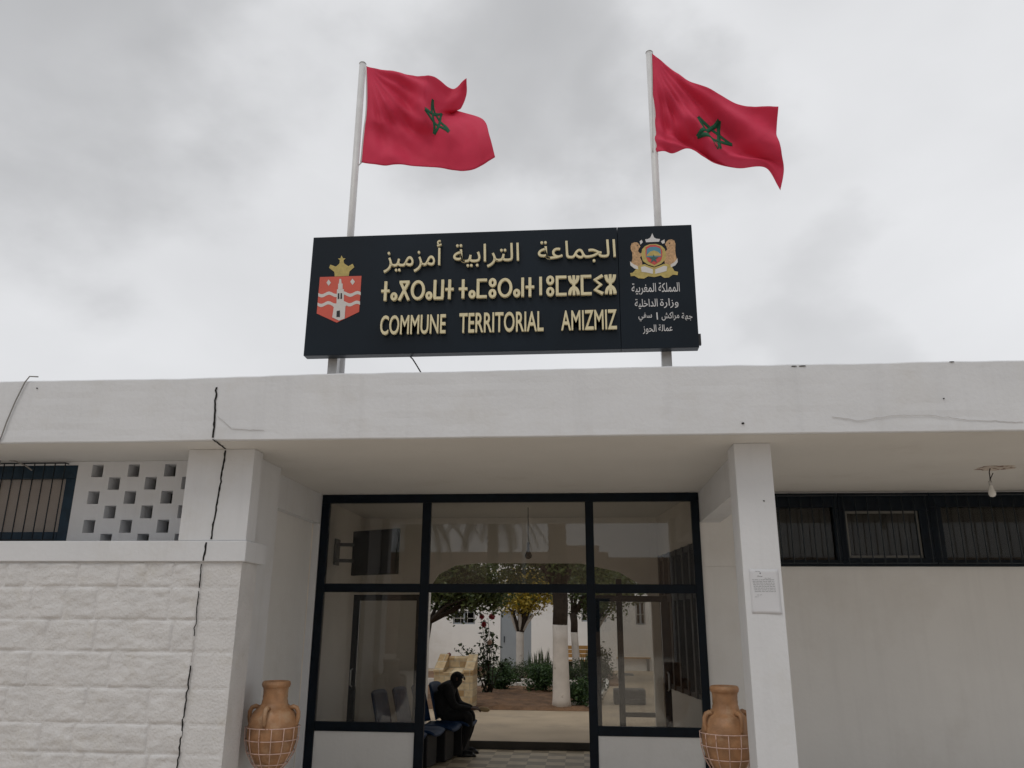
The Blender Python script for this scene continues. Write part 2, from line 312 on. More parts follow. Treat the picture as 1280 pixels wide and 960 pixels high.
# ------------------------------------------------------------------ setting: ground
ZC = 3.187                     # height of the porch and hall ceiling
def structure(o): o['kind'] = 'structure'; return o
g = MB(); g.add([(-400,-400,0),(400,-400,0),(400,400,0),(-400,400,0)], [(0,1,2,3)]); structure(g.build('ground', M['ground']))
g = MB(); g.add([(-14,-9,0.004),(14,-9,0.004),(14,9.56,0.004),(-14,9.56,0.004)], [(0,1,2,3)]); structure(g.build('forecourt_paving', M['paving']))
g = MB(); g.add([(-3.2,6.9,0.008),(8,6.9,0.008),(8,9.555,0.008),(-3.2,9.555,0.008)], [(0,1,2,3)]); structure(g.build('porch_bounce_floor', M['porchbounce']))  # unseen light floor, added to bounce light onto porch walls and panels
g = MB(); g.add([(-3.2,9.56,0.006),(1.36,9.56,0.006),(1.36,11.9,0.006),(-3.2,11.9,0.006)], [(0,1,2,3)]); structure(g.build('hall_floor', M['tiles']))
CZ = 0.11                      # courtyard level, one step up
structure(B(-12,12,11.915,40,0.012,CZ).build('courtyard_paving', M['concrete']))
structure(B(-6,3,11.90,11.913,0.008,CZ-0.004).build('step_riser', M['riser']))  # dark sheet; the riser's shade is put into its colour
# soil bed with an uneven surface
sb = MB(); nx, ny = 50, 40; x0, x1, y0, y1 = -6.0, 0.12, 15.9, 22.0
vs = []
for j in range(ny+1):
    for i in range(nx+1):
        X = x0+(x1-x0)*i/nx; Yy = y0+(y1-y0)*j/ny; e = min(i, nx-i, j, ny-j)
        vs.append((X, Yy, CZ+0.004+(max(0.012, 0.05+0.05*noise.noise((X*1.7,Yy*1.7,0))+0.03*noise.noise((X*6,Yy*6,2))) if e > 0 else 0)))
sb.add(vs, [(j*(nx+1)+i, j*(nx+1)+i+1, (j+1)*(nx+1)+i+1, (j+1)*(nx+1)+i) for j in range(ny) for i in range(nx)], True)
structure(sb.build('soil_bed', M['soil']))
structure(B(-6,1.0,22.03,26.6,CZ+0.003,CZ+0.06).build('planting_soil', M['soil']))

# ------------------------------------------------------------------ the town hall
TH = thing('town_hall', (-0.8, 9.6, 0), 'low white painted town hall with deep roof fascia, porch and dark navy window frames', 'building')
def part(mb, name, m, parent=TH, bevel=0): return mb.build(name, M[m], parent, bevel)
# fascia: long beam along the roof edge with slightly uneven edges and faces
def fascia_mesh():
    mb = MB(); xs = [-9.0+0.06*i for i in range(301)]; xs = [x for x in xs if x <= 8.6]
    rows = []
    for x in xs:
        t = 3.772 + 0.010*noise.noise((x*0.7, 3, 0)) + 0.006*noise.noise((x*4.1, 0, 1)) + 0.012*math.sin(x*0.42+1)
        b = ZC + 0.004*noise.noise((x*1.1, 7, 0)) + 0.002*noise.noise((x*7, 2, 3))
        f = 6.5 + 0.004*noise.noise((x*1.3, 1, 9))
        col = [(x, 6.57, ZC+0.004), (x, f+0.006, b), (x, f, b+0.008)]
        for k in range(1, 10): col.append((x, f+0.003*noise.noise((x*2, k*0.8, 4)), b+(t-b)*k/10))
        col += [(x, f, t-0.012), (x, f+0.012, t), (x, 6.78, t-0.004), (x, 6.78, 3.4)]
        rows.append(col)
    n = len(rows[0]); vs = [v for r in rows for v in r]
    fs = [(i*n+k, i*n+k+1, (i+1)*n+k+1, (i+1)*n+k) for i in range(len(rows)-1) for k in range(n-1)]
    fs = [f[::-1] for f in fs]
    mb.add(vs, fs, False); return mb
part(fascia_mesh(), 'fascia', 'white')
part(B(-9,8.6,6.785,12.1,3.301,3.45), 'roof_slab', 'white')
part(B(-9,8.6,6.545,12.1,ZC-0.001,3.298), 'ceiling', 'soffit')
# left wing: columns, ledge, block wall, pierced screen
part(B(-3.545,-2.925,6.85,7.05,2.366,ZC-0.002), 'column', 'white', bevel=0.006)
part(B(-9,-2.91,6.835,7.30,2.184,2.364), 'ledge', 'white', bevel=0.008)
random.seed(7)
def block_wall():
    mb = MB(); zs = [2.182, 1.967, 1.692, 1.432, 1.142, 0.862, 0.635, 0.36, 0.08, 0.0]
    for ci in range(len(zs)-1):
        top, bot = zs[ci], zs[ci+1]
        for (xa, xb, rough, widths) in ((-9.0, -3.285, 1.0, (0.28, 0.75)), (-3.275, -2.945, 0.22, (0.20, 0.4))):
            x = xb
            while x > xa+0.02:
                w = random.uniform(*widths)
                if rough < 1: w = 0.33 if ci % 2 == 0 else random.choice((0.165, 0.33))
                elif random.random() < 0.2: w = random.uniform(0.2, 0.3)
                l = max(x-w, xa)
                if l-xa < 0.12: l = xa
                g = 0.0035; X0, X1, Z0, Z1 = l+g, x-g, bot+g, top-g
                step = 0.016 if l > -6.2 else 0.15
                nx = max(2, int((X1-X0)/step)); nz = max(2, int((Z1-Z0)/step)); sd = random.uniform(0, 100); bulge = random.uniform(0.004, 0.012)*rough
                vs = []
                for j in range(nz+1):
                    for i in range(nx+1):
                        u, v = i/nx, j/nz; px, pz = X0+(X1-X0)*u, Z0+(Z1-Z0)*v
                        e = min(u*(X1-X0), (1-u)*(X1-X0), v*(Z1-Z0), (1-v)*(Z1-Z0)); k = min(1, e/0.009)
                        nn = noise.noise((px*5, sd, pz*6))*0.012 + noise.noise((px*14, sd, pz*20))*0.007 + noise.noise((px*36, sd, pz*50))*0.0035
                        nn += -0.013*max(0, noise.noise((px*5+9, sd, pz*15))-0.1)
                        y = 6.866 - k**0.5*(bulge*0.3+(0.008 if rough > 0.5 else 0.005)) - nn*rough*min(1, k*1.2)
                        jx = 0.004*noise.noise((px*12, pz*12, sd+5))*rough; jz = 0.005*noise.noise((px*10, pz*14, sd+9))*rough
                        vs.append((px+jx, y, pz+jz))
                mb.add(vs, [(j*(nx+1)+i, j*(nx+1)+i+1, (j+1)*(nx+1)+i+1, (j+1)*(nx+1)+i) for j in range(nz) for i in range(nx)], True)
                x = l
    mb.box(-9,-2.945,6.8645,7.2,0,2.182)
    return mb
part(block_wall(), 'block_wall', 'block')
def pierced():
    mb = MB(); ya, yb = 7.35, 7.54
    XL, XR, ZL, ZT = -4.92, -3.40, 2.30, ZC-0.003
    holes = []
    for r, z in enumerate((3.093, 2.967, 2.83, 2.69, 2.553, 2.42)):
        c0 = -4.714 if r % 2 == 0 else -4.525
        for k in range(-1, 4):
            x = c0+0.371*k
            if XL+0.07 < x < XR-0.05: holes.append((x-0.058, x+0.058, z-0.064, z+0.060))
    xs = sorted({XL, XR} | {round(v,4) for h in holes for v in h[:2]}); zs = sorted({ZL, ZT} | {round(v,4) for h in holes for v in h[2:]})
    H = {(round(h[0],4), round(h[2],4)): h for h in holes}
    def inhole(x, z): return any(h[0] < x < h[1] and h[2] < z < h[3] for h in holes)
    for i in range(len(xs)-1):
        for j in range(len(zs)-1):
            cx, cz = (xs[i]+xs[i+1])/2, (zs[j]+zs[j+1])/2
            if inhole(cx, cz): continue
            for y, flip in ((ya, 0), (yb, 1)):
                q = [(xs[i],y,zs[j]),(xs[i+1],y,zs[j]),(xs[i+1],y,zs[j+1]),(xs[i],y,zs[j+1])]
                mb.add(q[::-1] if flip else q, [(0,1,2,3)])
    for a, b, c, d in holes:
        for q in ([(a,ya,c),(a,yb,c),(a,yb,d),(a,ya,d)], [(b,ya,c),(b,ya,d),(b,yb,d),(b,yb,c)], [(a,ya,c),(b,ya,c),(b,yb,c),(a,yb,c)], [(a,ya,d),(a,yb,d),(b,yb,d),(b,ya,d)]):
            mb.add(q, [(0,1,2,3)])
    mb.add([(XR,ya,ZL),(XR,yb,ZL),(XR,yb,ZT),(XR,ya,ZT)], [(0,1,2,3)])
    return mb
part(pierced(), 'pierced_screen', 'white')
part(B(-3.395,-3.26,7.06,9.55,0,ZC-0.003), 'wall', 'inner')
# dark room behind the screen and window
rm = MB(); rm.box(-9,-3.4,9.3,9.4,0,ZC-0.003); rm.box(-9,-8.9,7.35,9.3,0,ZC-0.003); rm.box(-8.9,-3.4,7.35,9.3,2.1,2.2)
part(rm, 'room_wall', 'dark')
# pier sides, porch beams and right pillar
part(B(-3.26,-3.03,7.055,7.80,0,ZC-0.002), 'pier', 'white', bevel=0.006)
part(B(-3.262,-3.165,9.567,9.70,0,ZC-0.002), 'wall', 'white')
part(B(-3.258,-2.955,6.872,7.052,0,2.18), 'pier', 'white')
part(B(-3.258,-3.166,7.803,9.565,2.832,ZC-0.002), 'beam', 'white')
part(B(1.332,1.642,6.85,7.16,0,ZC-0.002), 'pillar', 'white', bevel=0.007)
part(B(1.408,1.640,7.163,9.598,2.832,ZC-0.002), 'beam', 'white')
part(B(1.402,8.6,9.60,9.80,0,2.326), 'wall', 'inner')
part(B(1.402,2.0,9.60,9.80,2.328,ZC-0.002), 'wall', 'inner')
part(B(-9,-8.8,9.5,12.1,0,ZC-0.002), 'wall', 'plaster')
# hall behind the entrance
part(B(-3.45,-3.25,9.56,12.05,0,ZC-0.002), 'hall_wall', 'plaster')
back = MB(); back.box(-3.248,-2.23,11.92,12.08,0.013,ZC-0.003); back.box(1.0,5.6,11.92,12.08,0.013,ZC-0.003)
lint = [(-2.228,ZC-0.003),(-2.228,2.16),(-2.1,2.36),(-1.85,2.49),(-1.5,2.525),(0.0,2.52),(0.55,2.40),(0.85,2.22),(0.998,2.0),(0.998,ZC-0.003)]
for i in range(1, len(lint)-2):
    (a, za), (b, zb) = lint[i], lint[i+1]
    back.poly([(a,za),(b,zb),(b,ZC-0.003),(a,ZC-0.003)], 11.92, 11.95)
part(back, 'hall_back_wall', 'plaster')
# glazed side partition of the hall
part(shear(B(1.37,1.45,9.64,11.90,2.62,ZC-0.004), -0.11, 9.64), 'hall_side_wall', 'plaster')
PT = part(shear(B(1.37,1.45,9.64,11.90,0,0.85), -0.11, 9.64), 'hall_side_wall', 'plaster')
fr = MB()
for y in (9.68, 10.05, 10.42, 10.80, 11.2, 11.55, 11.86): fr.box(1.36,1.44,y-0.04,y+0.04,0.852,2.618)
fr.box(1.375,1.43,9.7,11.82,0.853,0.91); fr.box(1.375,1.43,9.7,11.82,1.98,2.07); fr.box(1.375,1.43,9.7,11.82,2.55,2.617)
part(shear(fr, -0.11, 9.64), 'partition_frame', 'navy', PT); part(shear(B(1.402,1.408,9.7,11.85,0.91,2.55), -0.11, 9.64), 'pane', 'glass', PT)
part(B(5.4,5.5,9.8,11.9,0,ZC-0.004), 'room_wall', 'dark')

# ---- entrance screen
EF = MB()
ya, yb = 9.565, 9.63
def eb(x0, x1, z0, z1, d=0): EF.box(x0, x1, ya+d, yb-d, z0, z1)
eb(-3.16,1.402,3.082,3.182)
eb(-3.16,-3.063,0,3.080); eb(1.312,1.402,0,3.080)
for xa, xb in ((-1.905,-1.80), (0.062,0.160)): eb(xa, xb, 0.0, 3.080, 0.002)
for xa, xb in ((-3.062,-1.906),(-1.799,0.061),(0.161,1.311)): eb(xa, xb, 2.022, 2.122, 0.004)
for xa, xb in ((-3.062,-1.906),(0.161,1.311)): eb(xa, xb, 0.493, 0.592, 0.004)
ENT = part(EF, 'entrance_frame', 'navy', bevel=0.004)
for xa, xb, za, zb in ((-3.062,-1.906,2.124,3.08),(-1.799,0.061,2.124,3.08),(0.161,1.311,2.124,3.08),(-3.062,-1.906,0.594,2.02),(0.161,1.311,0.594,2.02)):
    part(B(xa,xb,9.595,9.601,za,zb), 'pane', 'glass', ENT)
for xa, xb in ((-3.062,-1.906),(0.161,1.311)):
    part(B(xa,xb,9.585,9.61,0.02,0.491), 'lower_panel', 'inner', ENT)
def leaf(hx, ang, sgn):
    """door leaf hinged at hx, swung inwards by ang degrees; sgn = direction of the closed leaf"""
    a = math.radians(ang); d = Vector((sgn*math.cos(a), math.sin(a), 0)); n = Vector((-d.y, d.x, 0)); o = Vector((hx, 9.66, 0)); w = 0.90
    def q(mb, s0, s1, z0, z1, t):
        vs = [o+d*s+n*k+Vector((0,0,z)) for z in (z0,z1) for s,k in ((s0,-t),(s1,-t),(s1,t),(s0,t))]
        fs = [(0,3,2,1),(4,5,6,7),(0,1,5,4),(1,2,6,5),(2,3,7,6),(3,0,4,7)]
        if sgn < 0: pass
        mb.add(vs, fs)
    f = MB(); q(f,0,0.07,0.02,2.0,0.02); q(f,w-0.08,w,0.02,2.0,0.02); q(f,0.071,w-0.081,1.93,2.0,0.0185); q(f,0.071,w-0.081,0.5,0.57,0.0185); q(f,0.071,w-0.081,0.02,0.1,0.0185)
    L = part(f, 'door_leaf', 'navy')
    g = MB(); q(g,0.071,w-0.081,0.571,1.929,0.003); part(g, 'pane', 'glass', L)
    g = MB(); q(g,0.071,w-0.081,0.101,0.499,0.008); part(g, 'lower_panel', 'white', L)
    g = MB(); c = o+d*(w-0.04)
    for s in (-1, 1): g.tube([c+n*0.02*s+Vector((0,0,0.95)), c+n*0.06*s+Vector((0,0,0.97)), c+n*0.06*s+Vector((0,0,1.13)), c+n*0.02*s+Vector((0,0,1.15))], 0.01, 6)
    part(g, 'handle', 'galv', L)
leaf(-1.88, 168, 1); leaf(0.135, 166, -1)
# fixed glazed side frame in the hall's rear opening
rf = MB(); rf.box(0.50,0.585,11.95,12.0,0.013,2.30); rf.box(0.586,0.995,11.955,11.995,0.44,0.50); rf.box(0.586,0.995,11.955,11.995,2.0,2.05)
RFO = part(rf, 'rear_frame', 'navy'); part(B(0.587,0.994,11.97,11.976,0.5,2.0), 'pane', 'glass', RFO)

# ---- windows
def grille(mb, xa, xb, za, zb, y, pitch, r=0.006):
    k = int((xb-xa)/pitch)
    for i in range(k+1):
        x = xa+(xb-xa)*i/k; mb.tube([(x,y,za),(x,y,zb)], r, 6)
w = MB(); z0, z1, xa, xb = 2.30, 3.15, -8.0, -4.924
w.box(xa,xb,7.36,7.42,z1-0.13,z1); w.box(xb-0.11,xb,7.362,7.418,z0,z1-0.131); w.box(xa,xb-0.111,7.36,7.42,2.40,2.5)
LW = part(w, 'window', 'navyblue', bevel=0.004)
part(B(xa,xb-0.111,7.385,7.391,2.5,z1-0.131), 'pane', 'glassdark', LW); part(B(xa,xb-0.112,7.44,7.45,2.45,z1-0.12), 'curtain', 'curtain', LW)
g = MB(); grille(g, xa, -5.03, 2.38, 3.19-0.03, 7.31, 0.105, 0.0055); g.tube([(xa,7.31,3.165),(-5.03,7.31,3.165)], 0.007, 6); g.tube([(xa,7.31,2.42),(-5.03,7.31,2.42)], 0.006, 6); g.tube([(-5.03,7.31,3.165),(-5.03,7.36,3.165)], 0.006, 6)
part(g, 'grille', 'iron', LW)
part(B(xa,-4.925,7.36,7.45,3.152,ZC-0.003), 'wall', 'white')
sash = [(2.002, 3.0, (2.10, 2.935)), (3.002, 4.02, (3.07, 3.90)), (4.022, 5.35, (4.15, 5.24)), (5.352, 6.5, (5.45, 6.4)), (6.502, 8.6, (6.6, 8.4))]
for i, (a, b, (pa, pb)) in enumerate(sash):
    w = MB(); zb, zt = 2.328, 3.165; pz0, pz1 = (2.40, 3.0)
    if i == 1: pz0, pz1 = 2.42, 2.96
    w.box(a,b,9.575,9.66,zb,pz0); w.box(a,b,9.575,9.66,pz1,zt); w.box(a,pa,9.577,9.658,pz0+0.001,pz1-0.001); w.box(pb,b,9.577,9.658,pz0+0.001,pz1-0.001)
    wo = part(w, 'window', 'navy', bevel=0.004)
    part(B(pa,pb,9.62,9.626,pz0,pz1), 'pane', 'glassdark', wo)
    if i == 1:
        e = MB(); t = 0.03; e.box(pa+0.002,pa+t,9.605,9.617,pz0+0.002,pz1-0.002); e.box(pb-t,pb-0.002,9.605,9.617,pz0+0.002,pz1-0.002)
        e.box(pa+t+0.001,pb-t-0.001,9.606,9.616,pz0+0.002,pz0+t); e.box(pa+t+0.001,pb-t-0.001,9.606,9.616,pz1-t,pz1-0.002)
        part(e, 'sash', 'sashgrey', wo)
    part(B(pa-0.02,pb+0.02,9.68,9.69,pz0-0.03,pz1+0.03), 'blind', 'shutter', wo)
    g = MB(); grille(g, a+0.05, b-0.05, 2.35, 3.13, 9.53, 0.118, 0.0065); g.tube([(a+0.01,9.53,3.13),(b-0.01,9.53,3.13)], 0.009, 6); g.tube([(a+0.01,9.53,2.36),(b-0.01,9.53,2.36)], 0.007, 6)
    part(g, 'grille', 'iron', wo)
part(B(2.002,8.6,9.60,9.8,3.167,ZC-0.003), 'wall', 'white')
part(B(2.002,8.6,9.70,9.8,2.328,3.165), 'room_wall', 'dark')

# ---- cracks and small damage on the paint
def strip(mb, pts, wid, nrm, seed=0, jag=0.35):
    """thin dark ribbon along pts lying on a face whose outward normal is nrm"""
    nrm = Vector(nrm); P = []
    for a, b in zip(pts[:-1], pts[1:]):
        a, b = Vector(a), Vector(b); k = max(2, int((b-a).length/0.03))
        for i in range(k): P.append(a.lerp(b, i/k))
    P.append(Vector(pts[-1])); vs = []
    for i, p in enumerate(P):
        t = (P[min(i+1,len(P)-1)]-P[max(i-1,0)]).normalized(); s = t.cross(nrm).normalized()
        j = s*noise.noise((i*0.6, seed, 0))*wid*jag*2; ww = wid*(0.7+0.6*abs(noise.noise((i*0.5, seed, 5))))
        vs += [p+j-s*ww/2, p+j+s*ww/2, p+j+s*ww/2+nrm*0.003, p+j-s*ww/2+nrm*0.003]
    fs = []
    for i in range(len(P)-1):
        for k in range(4): fs.append((i*4+k, i*4+(k+1)%4, i*4+4+(k+1)%4, i*4+4+k))
    fs += [(0,1,2,3), tuple((len(P)-1)*4+k for k in (3,2,1,0))]
    mb.add(vs, fs)
F = (0,-1,0)
def crack(pts, wid, nrm, seed, m='crack', name='crack', jag=0.35):
    mb = MB(); strip(mb, pts, wid, nrm, seed, jag); part(mb, name, m)
crack([PY(271,484,6.496), PY(269,505,6.496), PY(268,530,6.496), PY(266,547,6.496)], 0.021, F, 1)
crack([PZ(266,549,3.183), PZ(282,561,3.183)], 0.018, (0,0,-1), 2)
crack([PY(282,563,6.849), PY(273,620,6.849), PY(266,660,6.849), PY(264,674,6.849)], 0.018, F, 3)
crack([PY(258,678,6.834), PY(254,701,6.834)], 0.018, F, 4)
crack([PY(252,705,6.852), PY(249,735,6.852)], 0.011, F, 5)
crack([PY(248.5,739,6.852), PY(245,775,6.852), PY(243,795,6.852)], 0.009, F, 6, jag=0.9)
crack([PY(242.5,800,6.852), PY(239,828,6.852)], 0.006, F, 7, 'hair', jag=0.9)
crack([PY(238.5,832,6.852), PY(229,900,6.852), PY(221,965,6.852)], 0.014, F, 8, jag=0.5)
for i, pl in enumerate(([(1040,521),(1075,526),(1120,519),(1160,519),(1210,525),(1279,528)],[(272,520),(290,536),(330,538)])):
    crack([PY(x, y, 6.4955) for x, y in pl], 0.0032, F, 11+i, 'hair', 'hairline_crack', 1.6)
for x, y, a in ((929,529,0.012),(1180,498,0.006),(992,457.6,0.011),(1003,457.4,0.013),(1190,452.0,0.010),(46,485,0.007),(955,626,0.007)):
    dm = MB(); Yp = 6.846 if (y > 600) else 6.494; c = PY(x, y, Yp)
    dm.poly([(c.x+a*(0.7+0.5*random.random())*math.cos(k*math.pi/4)*(2 if y < 460 else 1), c.z+a*(0.5+0.5*random.random())*math.sin(k*math.pi/4)*(0.4 if y < 460 else 1)) for k in range(8)], Yp-0.002, Yp+0.01)
    part(dm, 'chipped_paint', 'crack')

# ------------------------------------------------------------------ roof sign
SX0, SX1, SZ0, SZ1, SY = -2.42, 1.04, 3.947, 5.107, 6.50
SG = thing('roof_sign', (-0.7, 6.6, 3.77), 'long dark blue sign board with gilt letters and two crests on the roof edge', 'sign')
part(B(SX0,0.379,SY,SY+0.10,SZ0,SZ1), 'sign_panel', 'sign', SG, 0.004)
part(B(0.382,SX1,SY,SY+0.10,SZ0,SZ1), 'sign_panel', 'sign', SG, 0.004)
part(B(SX0+0.01,SX1-0.01,SY+0.102,SY+0.125,SZ0+0.01,SZ1-0.01), 'back_sheet', 'signedge', SG)
part(B(SX1+0.001,SX1+0.022,SY+0.02,SY+0.05,SZ0+0.03,SZ0+0.13), 'corner_bracket', 'signedge', SG)
for xa in (-2.235, 0.735):
    part(B(xa,xa+0.085,6.63,6.70,3.45,5.0), 'support_post', 'galv', SG)

FORMS = {'ا':(0xFE8D,0xFE8E,0,0),'أ':(0xFE83,0xFE84,0,0),'ل':(0xFEDD,0xFEDE,0xFEDF,0xFEE0),'ج':(0xFE9D,0xFE9E,0xFE9F,0xFEA0),'م':(0xFEE1,0xFEE2,0xFEE3,0xFEE4),
 'ع':(0xFEC9,0xFECA,0xFECB,0xFECC),'ة':(0xFE93,0xFE94,0,0),'ت':(0xFE95,0xFE96,0xFE97,0xFE98),'ر':(0xFEAD,0xFEAE,0,0),'ب':(0xFE8F,0xFE90,0xFE91,0xFE92),
 'ي':(0xFEF1,0xFEF2,0xFEF3,0xFEF4),'ز':(0xFEAF,0xFEB0,0,0),'ك':(0xFED9,0xFEDA,0xFEDB,0xFEDC),'غ':(0xFECD,0xFECE,0xFECF,0xFED0),'و':(0xFEED,0xFEEE,0,0),
 'د':(0xFEA9,0xFEAA,0,0),'خ':(0xFEA5,0xFEA6,0xFEA7,0xFEA8),'ه':(0xFEE9,0xFEEA,0xFEEB,0xFEEC),'ش':(0xFEB5,0xFEB6,0xFEB7,0xFEB8),'س':(0xFEB1,0xFEB2,0xFEB3,0xFEB4),
 'ف':(0xFED1,0xFED2,0xFED3,0xFED4),'ح':(0xFEA1,0xFEA2,0xFEA3,0xFEA4)}
def shape(word):
    o = ''
    for i, c in enumerate(word):
        f = FORMS[c]; prev = i > 0 and word[i-1] in FORMS and FORMS[word[i-1]][2]; nxt = i+1 < len(word) and f[2] and word[i+1] in FORMS
        o += chr(f[3] if prev and nxt else f[1] if prev else f[2] if nxt else f[0])
    return o[::-1]
def text_geo(body, offset=0.0):
    """(verts, faces) of a text's flat glyphs, each glyph filled on its own so that joins overlap cleanly"""
    def mesh_of(b, ext):
        c = bpy.data.curves.new('t', 'FONT'); c.body = b; c.offset = offset; c.extrude = ext; c.resolution_u = 4
        o = bpy.data.objects.new('t', c); COL.objects.link(o); bpy.context.view_layer.update()
        me = bpy.data.meshes.new_from_object(o.evaluated_get(bpy.context.evaluated_depsgraph_get()))
        vs = [v.co.copy() for v in me.vertices]; fs = [tuple(p.vertices) for p in me.polygons]
        bpy.data.objects.remove(o); bpy.data.curves.remove(c); bpy.data.meshes.remove(me); return vs, fs
    bar = max(v.x for v in mesh_of('|', 0)[0]); V = []; Fc = []
    for i, ch in enumerate(body):
        if ch == ' ': continue
        adv = max(v.x for v in mesh_of(body[:i]+'|', 0)[0])-bar if i else 0
        vs, fs = mesh_of(ch, 0.5); b = len(V); e = 0.012*(i % 2)
        V += [Vector((v.x+adv, v.y, v.z*(1-e))) for v in vs]; Fc += [tuple(b+k for k in f) for f in fs]
    return V, Fc
def place_text(mb, geo, x0, x1, y0, y1, yf, dep):
    """fit a text's geometry into the pixel-measured rectangle on the sign face"""
    V, Fc = geo; xs = [v.x for v in V]; ys = [v.y for v in V]; xm, ym = (x0+x1)/2, (y0+y1)/2
    X0, X1 = PY(x0, ym, yf).x, PY(x1, ym, yf).x; Z0, Z1 = PY(xm, y1, yf).z, PY(xm, y0, yf).z
    sx = (X1-X0)/(max(xs)-min(xs)); sz = (Z1-Z0)/(max(ys)-min(ys))
    mb.add([(X0+(v.x-min(xs))*sx, yf-(v.z+0.5)*dep, Z0+(v.y-min(ys))*sz) for v in V], [f[::-1] for f in Fc])
TY = 6.482                      # raised letters stand 18 mm off the board
def raised(name, words, offset=0.0, m='gold', yf=TY, dep=0.022):
    for body, x0, x1, y0, y1 in words:
        mb = MB(); place_text(mb, text_geo(body, offset), x0, x1, y0, y1, yf, dep); part(mb, name, m, SG)
raised('arabic_lettering', [(shape('الجماعة'),672.5,769.5,301.5,329),(shape('الترابية'),567,649,305.5,335),(shape('أمزميز'),481,552,302.5,341)], 0.002)
raised('latin_lettering', [('COMMUNE',476,557.5,394.5,418.5),('TERRITORIAL',574.5,679.5,391,416),('AMIZMIZ',701.5,771,388.5,413)], 0.012)
raised('small_lettering', [(shape('المملكة'),823,849.5,353,365),(shape('المغربية'),789.5,820,354,368.5)], 0.006, 'vinyl', 6.4985, 0.0012)
raised('small_lettering', [(shape('وزارة'),825,848,373,385),(shape('الداخلية'),793.5,822,373.5,386)], 0.006, 'vinyl', 6.4985, 0.0012)
raised('small_lettering', [(shape('جهة'),852,865.5,391,401),(shape('مراكش'),827,849,390,400.5),('\ufe8d',820.5,822.3,390.5,399.5),(shape('سفي'),798,815,391,401.5)], 0.006, 'vinyl', 6.4985, 0.0012)
raised('small_lettering', [(shape('عمالة'),823,840.5,405.5,414),(shape('الحوز'),803.5,820.5,406,417.5)], 0.006, 'vinyl', 6.4985, 0.0012)
# Tifinagh line from strokes
def arc(cx, cy, r, a0, a1, n=16, ry=None): return [(cx+r*math.cos(math.radians(a0+(a1-a0)*i/n)), cy+(ry or r)*math.sin(math.radians(a0+(a1-a0)*i/n))) for i in range(n+1)]
TIF = {'yat': (0.58, [[(0.29,0),(0.29,1)],[(0,0.5),(0.58,0.5)]]), 'ya': (0.40, [arc(0.2,0.2,0.15,0,360)]),
 'yag': (0.74, [[(0.04,0),(0.64,0.93)],[(0.70,0),(0.10,0.93)],[(0.02,0.94),(0.72,0.94)]]), 'yar': (0.92, [arc(0.46,0.5,0.40,0,360,24,0.44)]),
 'yaw': (0.66, [[(0.06,1),(0.06,0.07)],[(0,0.06),(0.66,0.06)],[(0.60,1),(0.60,0.07)]]), 'yam': (0.66, [[(0.06,0),(0.06,1)],[(0.0,0.94),(0.66,0.94)],[(0,0.06),(0.66,0.06)]]),
 'yu': (0.50, [arc(0.25,0.21,0.17,0,360),arc(0.25,0.79,0.17,0,360)]), 'yan': (0.13, [[(0.065,0),(0.065,1)]]),
 'yaz': (0.66, [[(0.33,0),(0.33,1)], arc(0.33,0.98,0.27,180,360,14,0.36), arc(0.33,0.02,0.27,0,180,14,0.36)]),
 'yi': (0.60, [[(0.58,0.96),(0.08,0.75),(0.46,0.5),(0.08,0.25),(0.58,0.04)]])}
def tif_word(mb, letters, x0, x1, y0, y1):
    gap = 0.13; tot = sum(TIF[k][0] for k in letters)+gap*(len(letters)-1); xm, ym = (x0+x1)/2, (y0+y1)/2
    X0, X1 = PY(x0, ym, TY).x, PY(x1, ym, TY).x; Z0, Z1 = PY(xm, y1, TY).z, PY(xm, y0, TY).z; sx = (X1-X0)/tot; sz = Z1-Z0; x = 0; e = 0
    for k in letters:
        wd, strokes = TIF[k]
        for st in strokes:
            pts = [(X0+(x+a)*sx, Z0+b*sz) for a, b in st]; closed = (Vector(pts[0])-Vector(pts[-1])).length < 1e-4; n = len(pts)
            hw = 0.0122; e = (e+1) % 4; ya_, yb_ = TY-0.027-0.0006*e, TY-0.0004*e; vs = []
            for i, p in enumerate(pts):
                p = Vector(p); q0 = Vector(pts[i-1] if i > 0 else (pts[-2] if closed else pts[0])); q1 = Vector(pts[i+1] if i < n-1 else (pts[1] if closed else pts[-1]))
                t = (q1-q0).normalized(); s = Vector((-t.y, t.x))*hw*(1.0 if closed or len(pts) < 4 else 1.15)
                vs += [(p.x-s.x, ya_, p.y-s.y), (p.x+s.x, ya_, p.y+s.y), (p.x+s.x, yb_, p.y+s.y), (p.x-s.x, yb_, p.y-s.y)]
            fs = [(i*4+c, i*4+(c+1)%4, i*4+4+(c+1)%4, i*4+4+c) for i in range(n-1) for c in range(4)]
            if not closed: fs += [(0,1,2,3), tuple((n-1)*4+c for c in (3,2,1,0))]
            mb.add(vs, fs)
        x += wd+gap
for lets, x0, x1, y0, y1 in ((['yat','ya','yag','yar','ya','yaw','yat'], 477.5, 567.5, 352, 376), (['yat','ya','yam','yu','yar','ya','yan','yat'], 574, 668, 349.5, 373),
        (['yan'], 674.3, 677.6, 347.5, 370), (['yu','yam','yaz','yam','yi','yaz'], 683, 769.5, 345.5, 370)):
    tf = MB(); tif_word(tf, lets, x0, x1, y0, y1); part(tf, 'tifinagh_lettering', 'gold', SG)
